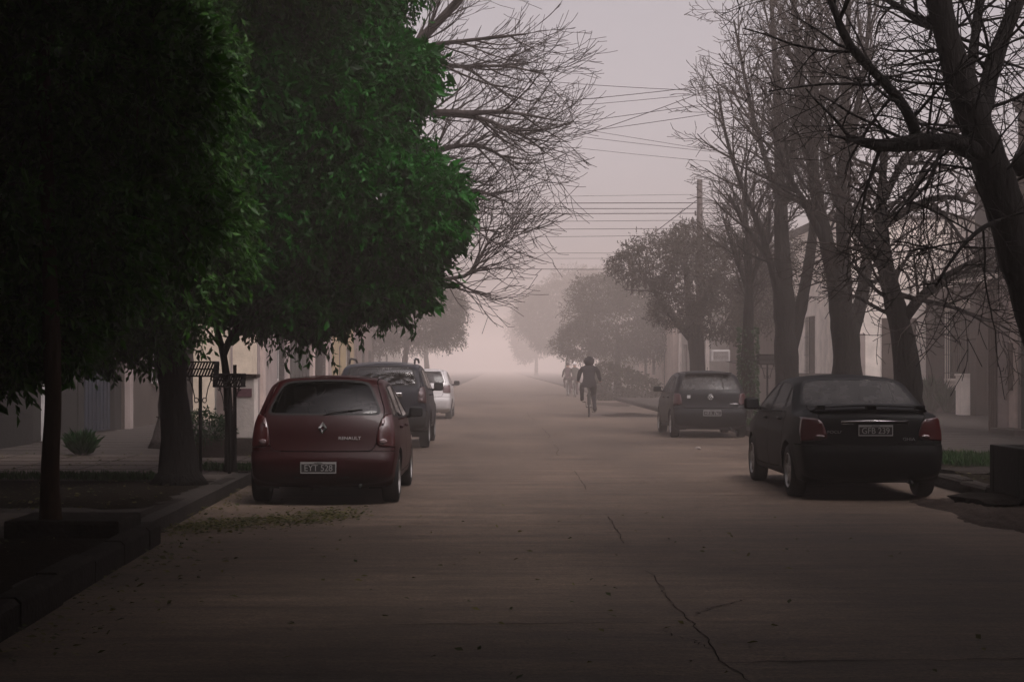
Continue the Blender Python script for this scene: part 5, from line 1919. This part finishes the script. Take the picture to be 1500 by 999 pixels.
def basket(label, X, Y, zb, zt, w, grp, scroll=True, m='iron'):
    r = empty('rubbish_basket', (X, Y, .14), 0, label, 'rubbish basket', grp)
    b = MB()
    b.tube([(0, 0, -.02), (0, 0, zb - .14)], .022, 8)
    b.build('post', M[m], r, smooth=True)
    b = MB()
    a0, a1 = zb - .14, zt - .14
    d = .17
    hw_ = w / 2
    for z in (a0, (a0 + a1) / 2, a1):
        b.tube([(-hw_, -d, z), (hw_, -d, z), (hw_, d, z), (-hw_, d, z), (-hw_, -d, z)], .010, 5)
    n = 11
    for k in range(n):
        x0 = -hw_ + w * k / n
        for y in (-d, d):
            for zz0, zz1 in ((a0, (a0 + a1) / 2), ((a0 + a1) / 2, a1)):
                b.tube([(x0, y, zz0), (x0 + w / n, y, zz1)], .0075, 4)
        b.tube([(x0, -d, a0), (x0, d, a0)], .006, 4)
    for k in range(7):
        y0 = -d + 2 * d * k / 7
        for x in (-hw_, hw_):
            b.tube([(x, y0, a0), (x, y0 + 2 * d / 7, a1)], .0075, 4)
        b.tube([(-hw_, y0, a0), (hw_, y0, a0)], .006, 4)
    b.build('basket', M[m], r)
    if scroll:
        for s in (-1, 1):
            b = MB()
            p = []
            for t in np.linspace(0, 1.6 * math.pi, 12):
                q = .03 * (1 - t / 7)
                p.append((s * (hw_ * .75 - q * math.sin(t)), 0, a0 - .035 + q * math.cos(t)))
            p = p[::-1]
            p += [(s * hw_ * .5, 0, a0 - .13), (s * .07, 0, a0 - .25)]
            for t in np.linspace(0, 1.5 * math.pi, 10):
                p.append((s * (.05 + .028 * math.cos(t + .5) * .9), 0, a0 - .29 - .028 * math.sin(t + .5)))
            b.tube(p, .007, 5)
            b.build('scroll_bracket', M[m], r)
    return r


RG = 'wire rubbish baskets on posts'
basket('taller iron rubbish basket on a thin post right of the stout trunk', -3.57, 18.9, 1.41, 1.58, .385, RG)
basket('lower dark rubbish basket behind the thin forked trunk', at(336, 0, 20.3)[0], 20.3, 1.27, 1.43, .36, RG)
b = MB()
b.tube([(at(344, 0, 20.6)[0], 20.6, .12), (at(344, 0, 20.6)[0], 20.6, 1.55)], .024, 8)
tag(b.build('stake', M['bark_dark']), 'dark wooden stake standing against the lower rubbish basket', 'stake')
basket('rubbish basket on a post right of the small dark hatchback', at(1124, 0, 36)[0], 36, 1.60, 1.82, .42, RG)

# planter with bush
r = empty('potted_bush', (-4.55, 24.2, .14), 0, 'round green bush in a dark box beside the white service pillar', 'potted bush')
b = MB()
b.rbox(-.05, .42, -.18, .2, 0, .28, .02)
b.build('box', M['trim_brown'], r)
rg = np.random.default_rng(8)
P, D = blob_points([((.02, 0, .44), (.40, .32, .27)), ((-.16, 0, .30), (.28, .25, .22)), ((.2, 0, .42), (.25, .22, .24))], 330, rng=rg, shell=(.55, 1.1))
d = D + rg.normal(size=D.shape) * .5
d /= np.linalg.norm(d, axis=1)[:, None]
V, T = sprigs(P - d * .05, d, 5, .06, .13, .2, rg)
np_mesh('foliage', V, T, M['leaf_dark'], r)
b = MB()
for k in range(7):
    q = rg.normal(size=2) * .14
    b.tube([(.1, 0, .2), (.1 + q[0] * .6, q[1] * .5, .4), (.02 + q[0] * 1.6, q[1], .62)], .008, 4, cap=False)
b.build('stem', M['bark'], r)


def tuft(name, label, loc, n, hgt, m, seed, cat='plant', spread=.5, broad=.12):
    rg = np.random.default_rng(seed)
    r = empty(name, loc, 0, label, cat)
    a = rg.uniform(0, 6.28, n)
    le = rg.uniform(.1, 1.0, n) * spread
    D = np.stack([np.cos(a) * le, np.sin(a) * le, np.ones(n)], 1)
    D /= np.linalg.norm(D, axis=1)[:, None]
    P = np.stack([np.cos(a) * .12 * rg.uniform(0, 1, n), np.sin(a) * .12 * rg.uniform(0, 1, n), rg.uniform(0, .15, n)], 1)
    V, T = leaves_from(P, D, hgt, rg, broad)
    np_mesh('leaves', V, T, M[m], r)
    return r


tuft('low_plant', 'low spreading plant on the left pavement by the dark house', (-6.5, 24.6, .14), 260, .30, 'leaf_dark', 3, spread=1.6, broad=.2)
tuft('blade_plant', 'spiky long-leaved plant in the yard right of the black sedan roof', (13.4, 48.5, .14), 200, .95, 'leaf_dark', 4, spread=.7, broad=.1)
tuft('blade_plant', 'second spiky plant by the brown pillar of the set-back house', (13.75, 47.9, .14), 150, .7, 'leaf_dark', 6, spread=.7, broad=.1)
rg = np.random.default_rng(18)
r = empty('bush', (at(905, 0, 74)[0], 74, .14), 0, 'fogged low bush at the foot of the rounded fogged tree', 'bush')
P, D = blob_points([((0, 0, .6), (1.1, .9, .75)), ((1.0, 0, .4), (.8, .7, .5)), ((-.5, 0, .9), (.6, .6, .6))], 110, rng=rg, shell=(.4, 1.1))
V, T = sprigs(P, D, 8, .16, .3, .2, rg)
np_mesh('foliage', V, T, M['leaf_far'], r)

# dark planter at the right edge
r = empty('brick_planter', (5.92, 16.4, .14), 0, 'near-black brick tree planter at the right edge of the pavement', 'planter')
b = MB()
b.rbox(-.42, 1.3, 0, .14, 0, .52, .02)
b.rbox(-.42, 1.3, 1.0, 1.14, 0, .52, .02)
b.rbox(-.42, -.28, .142, .998, 0, .52, .02)
b.rbox(1.16, 1.3, .142, .998, 0, .52, .02)
b.build('wall', M['wall_dark'], r)
b = MB()
b.box(-.279, 1.159, .143, .997, .30, .42)
b.build('soil', M['soil'], r)

# ------------------------------------------------------------------ utility pole and wires
px_ = at(1025, 0, 52)[0]
r = empty('utility_pole', (px_, 52, .14), 0, 'plain concrete utility pole rising out of the brown thin-leaved tree', 'utility pole')
b = MB()
b.tube([(0, 0, -.05), (0, 0, 4), (0, 0, 7.62)], [.15, .12, .09], 12)
b.build('shaft', M['pole'], r, smooth=True)
b = MB()
b.tube([(-.14, 0, 6.42), (-.14, 0, 6.58)], .03, 8)
b.build('insulator', M['pole'], r)
b = MB()
b.tube([(-.14, 0, 6.44), (0, 0, 6.44)], .015, 6)
b.build('bracket', M['iron'], r)
r2 = empty('utility_pole', (-6.0, 53, .14), 0, 'utility pole on the left pavement hidden behind the leafy trees', 'utility pole')
for ch in list(r.children):
    c = ch.copy()
    COL.objects.link(c)
    c.parent = r2
r3 = empty('utility_pole', (at(1238, 0, 33)[0], 33.0, .14), 0, 'utility pole lost among the bare right-hand trees', 'utility pole')
for ch in list(r.children):
    c = ch.copy()
    COL.objects.link(c)
    c.parent = r3
    c.scale = (1, 1, 1.08)
WG = 'overhead wires across the street'


def wire(label, a, c, sag, r=.011):
    a, c = np.array(a), np.array(c)
    t = np.linspace(0, 1, 28)
    p = a[None] * (1 - t[:, None]) + c[None] * t[:, None]
    p[:, 2] -= sag * 4 * t * (1 - t)
    b = MB()
    b.tube(p, r, 5)
    return tag(b.build('overhead_wire', M['cable'], smooth=True), label, 'wire', WG)


def zat(py, Y):
    return EYE + (VY - py) / F * Y


for lab, pyl, pyr, Y, sag, rr in (('topmost thin wire leaving the utility pole', 291, 285, 52, .02, .006), ('heavy wire second from the top of the level bundle', 297, 296, 52.2, .03, .014), ('third level wire just below the heavy upper one', 304, 305, 52.4, .03, .013),
                                  ('fourth level wire, thickest of the bundle at the pole', 312, 311, 52.6, .04, .015)):
    wire(lab, (-7.2, Y, zat(pyl, Y)), (12.0 if pyl > 291 else px_, Y, zat(pyr, Y)), sag, rr)
for lab, pyl, pyr, Y, sag, rr in (('upper of three paler wires below the pole-top bundle', 325, 322, 60, .03, .010), ('middle of three paler wires below the pole-top bundle', 336, 334, 60.4, .03, .012), ('lowest of three paler wires below the pole-top bundle', 348, 343, 60.8, .05, .009),
                                  ('faint high wire above the fogged domed tree', 369, 371, 78, .02, .012), ('faint lower wire above the fogged domed tree', 377, 378, 78.4, .04, .010), ('single dark wire just over the fogged domed tree', 390, 395, 70, .05, .016)):
    wire(lab, (-7.2, Y, zat(pyl, Y)), (9.5, Y, zat(pyr, Y)), sag, rr)


def wire_px(label, p0, Y0, p1, Y1, sag=.05, r=.008):
    wire(label, at(p0[0], p0[1], Y0), at(p1[0], p1[1], Y1), sag, r)


wire_px('stay wire slanting down-left from the utility pole', (1023, 292), 52, (960, 340), 54, .0, .014)
wire_px('uppermost fanned wire high between the bare trees', (720, 112), 38, (1200, 136), 36, .10, .007)
wire_px('fanned wire rising to the right, second from the top', (660, 160), 38, (1200, 104), 35, .10, .008)
wire_px('fanned wire rising to the right, just under the second', (650, 168), 38, (1200, 118), 35, .08, .006)
wire_px('fanned wire rising steeply to the right over the street centre', (780, 220), 40, (1120, 98), 34, .10, .008)
wire_px('fanned wire reaching right below the steep one', (620, 205), 38, (1200, 126), 35, .08, .007)
wire_px('lowest rising fanned wire towards the right-hand trees', (560, 225), 38, (1200, 140), 35, .12, .007)
wire_px('upper wire of the trio sloping down to the right', (760, 174), 44, (1200, 245), 46, .02, .007)
wire_px('middle wire of the trio sloping down to the right', (740, 186), 44, (1200, 238), 46, .05, .007)
wire_px('bottom wire of the trio sloping down to the right', (740, 205), 44, (1200, 250), 46, .05, .006)
for k, (pa, pb) in enumerate((((1280, 78), (1560, 62)), ((1280, 92), (1560, 90)), ((1290, 108), (1560, 128)))):
    wire_px(('top', 'middle', 'lowest')[k] + ' of the near wires behind the leaning near-black tree', pa, 33, pb, 24, .1, .006)

# ------------------------------------------------------------------ bicycles and riders


def make_bike(label):
    r = empty('bicycle', (0, 0, 0), 0, label, 'bicycle')
    for y in (-.46, .60):
        b = MB()
        b.lathe([(.33 + .022 * math.cos(a), .022 * math.sin(a)) for a in np.linspace(0, 2 * math.pi, 9)[:-1]], (0, y, .352), 'x', 30, closed=True)
        w = b.build('wheel', M['rubber'], r, smooth=True)
        b = MB()
        b.lathe([(.305 + .012 * math.cos(a), .014 * math.sin(a)) for a in np.linspace(0, 2 * math.pi, 7)[:-1]], (0, y, .352), 'x', 30, closed=True)
        b.build('rim', M['rim'], w, smooth=True)
        b = MB()
        for k in range(14):
            a = 2 * math.pi * k / 14
            b.tube([((-1) ** k * .025, y, .352), (0, y + .3 * math.cos(a), .352 + .3 * math.sin(a))], .0025, 3)
        b.tube([(-.05, y, .352), (.05, y, .352)], .016, 8)
        b.build('spokes', M['rim'], w)
    b = MB()
    for pts, q in (([(0, -.18, .86), (0, -.03, .30)], .017), ([(0, -.16, .80), (0, .42, .86)], .016), ([(0, -.03, .30), (0, .44, .78)], .019), ([(0, .40, .92), (0, .47, .70)], .02),
                   ([(-.03, -.46, .352), (-.02, -.03, .30)], .011), ([(.03, -.46, .352), (.02, -.03, .30)], .011), ([(-.03, -.46, .352), (0, -.17, .82)], .010), ([(.03, -.46, .352), (0, -.17, .82)], .010),
                   ([(-.05, .47, .70), (-.05, .60, .352)], .013), ([(.05, .47, .70), (.05, .60, .352)], .013), ([(-.05, .47, .71), (.05, .47, .71)], .014)):
        b.tube(pts, q, 8)
    b.build('frame', M['iron'], r, smooth=True)
    b = MB()
    b.tube([(0, .40, .90), (0, .38, 1.02)], .014, 8)
    b.tube([(-.29, .30, 1.04), (-.2, .34, 1.06), (-.06, .40, 1.03), (.06, .40, 1.03), (.2, .34, 1.06), (.29, .30, 1.04)], .012, 8)
    b.build('handlebar', M['iron'], r, smooth=True)
    b = MB()
    b.rbox(-.08, .08, -.32, -.18, .90, .95, .03)
    b.rbox(-.03, .03, -.2, -.02, .91, .945, .02)
    b.tube([(0, -.18, .84), (0, -.2, .91)], .013, 8)
    b.build('saddle', M['rubber'], r, smooth=True)
    b = MB()
    b.lathe([(.085, -.004), (.095, -.004), (.095, .004), (.085, .004)], (.06, -.03, .30), 'x', 24, closed=True)
    b.tube([(-.09, -.03, .30), (.09, -.03, .30)], .016, 8)
    b.tube([(-.09, -.03, .30), (-.10, -.0, .46)], .010, 6)
    b.tube([(.09, -.03, .30), (.10, -.06, .14)], .010, 6)
    b.rbox(-.21, -.10, -.04, .04, .45, .475, .008)
    b.rbox(.10, .21, -.10, -.02, .128, .153, .008)
    b.build('crank', M['iron'], r)
    b = MB()
    for s in (0,):
        p = [(.33 + .04) * np.array([0, math.cos(a), math.sin(a)]) + np.array([0, -.46, .352]) for a in np.linspace(.3, math.pi + .5, 14)]
        for q0, q1 in zip(p[:-1], p[1:]):
            b.add([(-.025, q0[1], q0[2]), (.025, q0[1], q0[2]), (.025, q1[1], q1[2]), (-.025, q1[1], q1[2])], [(0, 1, 2, 3)])
    b.build('mudguard', M['iron'], r)
    return r


def make_rider(label, jacket, trousers, hair, hood=False, capm=None, lean=.0):
    """seated on a bicycle, seen from behind, facing +Y"""
    V, E, R = [], [], []

    def v(p, r, par=None):
        V.append(p)
        R.append(r if isinstance(r, tuple) else (r, r))
        if par is not None:
            E.append((par, len(V) - 1))
        return len(V) - 1
    pel = v((0, -.22, 1.03), (.165, .13))
    bel = v((0, -.14, 1.16), (.15, .12), pel)
    che = v((0, -.02, 1.33), (.185, .13), bel)
    sho = v((0, .05, 1.47), (.15, .10), che)
    nek = v((0, .09, 1.565), (.062, .062), sho)
    hd1 = v((0, .115, 1.64), (.083, .088), nek)
    hd2 = v((0, .125, 1.73), (.085, .10), hd1)
    v((0, .12, 1.79), (.06, .07), hd2)
    v((0, .215, 1.655), (.02, .02), hd1)            # nose / chin side
    for s in (-1, 1):
        a = v((s * .17, .05, 1.45), .078, sho)
        b_ = v((s * .235, .06, 1.36), .066, a)
        el = v((s * .27, .08, 1.18), .055, b_)
        wr = v((s * .285, .25, 1.09), .036, el)
        pa = v((s * .285, .30, 1.075), (.036, .022), wr)
        for k in range(4):
            y0 = .325
            x0 = s * (.255 + .022 * k)
            f1 = v((x0, y0 + .022, 1.078 - .002 * k), .0105, pa)
            f2 = v((x0, y0 + .040 - .004 * abs(k - 1.5), 1.055), .0095, f1)
            v((x0, y0 + .022, 1.032), .0085, f2)
        t1 = v((s * .245, .285, 1.06), .012, pa)
        v((s * .235, .325, 1.035), .010, t1)
    # legs
    for s, knee, ank, toe in ((-1, (-.19, .22, .90), (-.18, -.02, .545), (-.19, .12, .485)), (1, (.115, .20, .66), (.15, -.09, .235), (.155, .06, .165))):
        hp = v((s * .105, -.19, .98), (.10, .10), pel)
        md = v(tuple(.5 * (np.array((s * .105, -.19, .98)) + np.array(knee)) + np.array((0, 0, .02))), .093, hp)
        kn = v(knee, .068, md)
        cf = v(tuple(np.array(knee) * .62 + np.array(ank) * .38 + np.array((0, -.025, 0))), .062, kn)
        an = v(ank, .045, cf)
        he = v((ank[0], ank[1] - .035, ank[2] - .055), .042, an)
        v(toe, (.045, .032), an)
        del he
    me = bpy.data.meshes.new('person')
    me.from_pydata(V, E, [])
    ob = bpy.data.objects.new('person', me)
    COL.objects.link(ob)
    sk = ob.modifiers.new('skin', 'SKIN')
    sk.use_smooth_shade = True
    for i, r in enumerate(R):
        me.skin_vertices[0].data[i].radius = r
        me.skin_vertices[0].data[i].use_root = i == 0
    sb = ob.modifiers.new('sub', 'SUBSURF')
    sb.levels = 2
    sb.render_levels = 2
    dg = bpy.context.evaluated_depsgraph_get()
    m2 = bpy.data.meshes.new_from_object(ob.evaluated_get(dg))
    bpy.data.objects.remove(ob)
    m2.materials.clear()
    for q in (jacket, trousers, 'skin', 'shoe'):
        m2.materials.append(M[q])
    for p in m2.polygons:
        c = p.center
        mi = 0
        if c.z > 1.575:
            mi = 2
        elif abs(c.x) > .2 and c.y > .235 and c.z > 1.0 and c.z < 1.15:
            mi = 2
        elif c.z < 1.04 and c.y < .5 and not (abs(c.x) > .22 and c.z > 1.0):
            mi = 1
        for ank in ((-.18, -.02, .545), (.15, -.09, .235)):
            if (c - Vector(ank)).length < .2 and c.z < ank[2] - .015:
                mi = 3
        p.material_index = mi
        p.use_smooth = True
    m2.name = 'person'
    r = bpy.data.objects.new('person', m2)
    COL.objects.link(r)
    tag(r, label, 'person')
    # hair or hood
    bm = bmesh.new()
    bmesh.ops.create_uvsphere(bm, u_segments=20, v_segments=14, radius=1)
    rg = np.random.default_rng(len(label))
    for q in bm.verts:
        a = q.co
        k = 1 + .03 * math.sin(a.x * 7 + 1) * math.sin(a.z * 6 + a.y * 5) + rg.normal() * .004
        if hood:
            q.co = Vector((a.x * .138 * k, .075 + a.y * .15 * k, 1.675 + a.z * .15 * k))
            if a.z < -.2:
                q.co.x *= 1 + .9 * (-a.z - .2)
        else:
            q.co = Vector((a.x * .098 * k, .112 + a.y * .112 * k, 1.745 + a.z * .098 * k))
    if not hood:
        kill = [f for f in bm.faces if f.calc_center_median().z < 1.70 and f.calc_center_median().y > .13]
    else:
        kill = [f for f in bm.faces if f.calc_center_median().y > .165 and f.calc_center_median().z < 1.76]
    bmesh.ops.delete(bm, geom=kill, context='FACES')
    hm = bpy.data.meshes.new('hair')
    bm.to_mesh(hm)
    bm.free()
    hm.polygons.foreach_set('use_smooth', [True] * len(hm.polygons))
    link('hood' if hood else ('cap' if capm else 'hair'), hm, r, [M[capm or hair]])
    if not hood:
        for s in (-1, 1):
            b = MB()
            b.rbox(s * .092 - .012, s * .092 + .012, .095, .135, 1.655, 1.715, .01)
            b.build('ear', M['skin'], r, smooth=True)
    # eyes on the far side of the head, mouth
    b = MB()
    for s in (-1, 1):
        b.lathe([(.001, -.008), (.010, -.004), (.013, .0), (.010, .004), (.001, .008)], (s * .033, .212, 1.695), 'x', 10)
    b.build('eyes', M['cap_white'], r)
    return r


bk = make_bike('dark bicycle ridden by the cyclist in black')
rd = make_rider('cyclist in a bulky black jacket and dark hood riding away up the street', 'cloth_black', 'trouser', 'cloth_black', hood=True)
lc = (at(864, 0, 48.6)[0], 49.0, 0)
for o in (bk, rd):
    o.location = lc
    o.rotation_euler = (0, 0, math.radians(-4))
rd.scale = (1.2, 1.06, 1.03)
for lab, jl, px, yy_, jk, cp, kk in (('faint cyclist with a white cap farther away in the fog', 'hazy bicycle under the rider with the white cap', 842, 83, 'cloth_grey', 'cap_white', 1), ('faint cyclist in mauve left of the white-capped rider', 'hazy bicycle under the rider in mauve', 832, 86, 'cloth_mauve', None, 2)):
    b2 = copy_tree(bk)
    b2['label'] = jl
    r2 = make_rider(lab, jk, 'cloth_mauve', 'hair', False, cp)
    for o in (b2, r2):
        o.location = (at(px, 0, yy_)[0], yy_, 0)
        o.rotation_euler = (0, 0, math.radians(2))

# ------------------------------------------------------------------ air, light, camera
b = MB()
b.box(-245, 245, -78, 905, -1.05, 15.5)
hz = b.build('haze', [])
hm = bpy.data.materials.new('haze')
hm.use_nodes = True
nt = hm.node_tree
nt.nodes.remove(nt.nodes['Principled BSDF'])
pv = nd(nt, 'ShaderNodeVolumePrincipled')
pv.inputs['Color'].default_value = HAZE_COL + (1,)
pv.inputs['Density'].default_value = HAZE_DENS
pv.inputs['Anisotropy'].default_value = HAZE_ANI
nt.links.new(pv.outputs[0], nt.nodes['Material Output'].inputs['Volume'])
hz.data.materials.clear()
hz.data.materials.append(hm)
tag(hz, 'pale fog filling the street', 'haze', kind='stuff')

w = bpy.data.worlds.new('World')
S.world = w
w.use_nodes = True
nt = w.node_tree
bg = nt.nodes['Background']
sky = nd(nt, 'ShaderNodeTexSky')
sky.sky_type = 'NISHITA'
sky.sun_disc = False
sky.sun_elevation = math.radians(SUN_EL)
sky.sun_rotation = math.radians(SUN_AZ)
sky.air_density = 1.0
sky.dust_density = 6.0
bw = nd(nt, 'ShaderNodeRGBToBW')
nt.links.new(sky.outputs[0], bw.inputs[0])
tint = nd(nt, 'ShaderNodeMix', data_type='RGBA', blend_type='MULTIPLY')
tint.inputs['Factor'].default_value = 1
tint.inputs['B'].default_value = SKY_TINT + (1,)
nt.links.new(bw.outputs[0], tint.inputs['A'])
mx = nd(nt, 'ShaderNodeMix', data_type='RGBA')
mx.inputs['Factor'].default_value = .90
nt.links.new(sky.outputs[0], mx.inputs['A'])
nt.links.new(tint.outputs['Result'], mx.inputs['B'])
nt.links.new(mx.outputs['Result'], bg.inputs['Color'])
bg.inputs['Strength'].default_value = SKY_STR

sl = bpy.data.lights.new('sun', 'SUN')
sl.energy = SUN_STR
sl.angle = math.radians(SUN_ANG)
sl.color = (1.0, .93, .88)
so = bpy.data.objects.new('sun', sl)
COL.objects.link(so)
so.rotation_euler = (math.radians(90 - SUN_EL), 0, math.radians(180 - SUN_AZ))
so.location = (0, 40, 60)

cam = bpy.data.cameras.new('camera')
cam.sensor_width = 36
cam.lens = F / 1500 * 36
cam.shift_x = (750 - VX) / 1500
cam.shift_y = (VY - 499.5) / 1500
cam.clip_start = .05
cam.clip_end = 3000
co = bpy.data.objects.new('camera', cam)
COL.objects.link(co)
co.location = (0, 0, EYE)
co.rotation_euler = (math.pi / 2, 0, 0)
S.camera = co

S.view_settings.view_transform = 'Standard'
S.view_settings.look = 'None'
S.view_settings.gamma = 1
S.view_settings.use_curve_mapping = False
S.view_settings.exposure = EXPOSURE
S.cycles.use_denoising = True
S.cycles.max_bounces = 6
S.cycles.diffuse_bounces = 2
S.cycles.glossy_bounces = 3
S.cycles.transmission_bounces = 4
S.cycles.transparent_max_bounces = 12
S.cycles.volume_bounces = 1
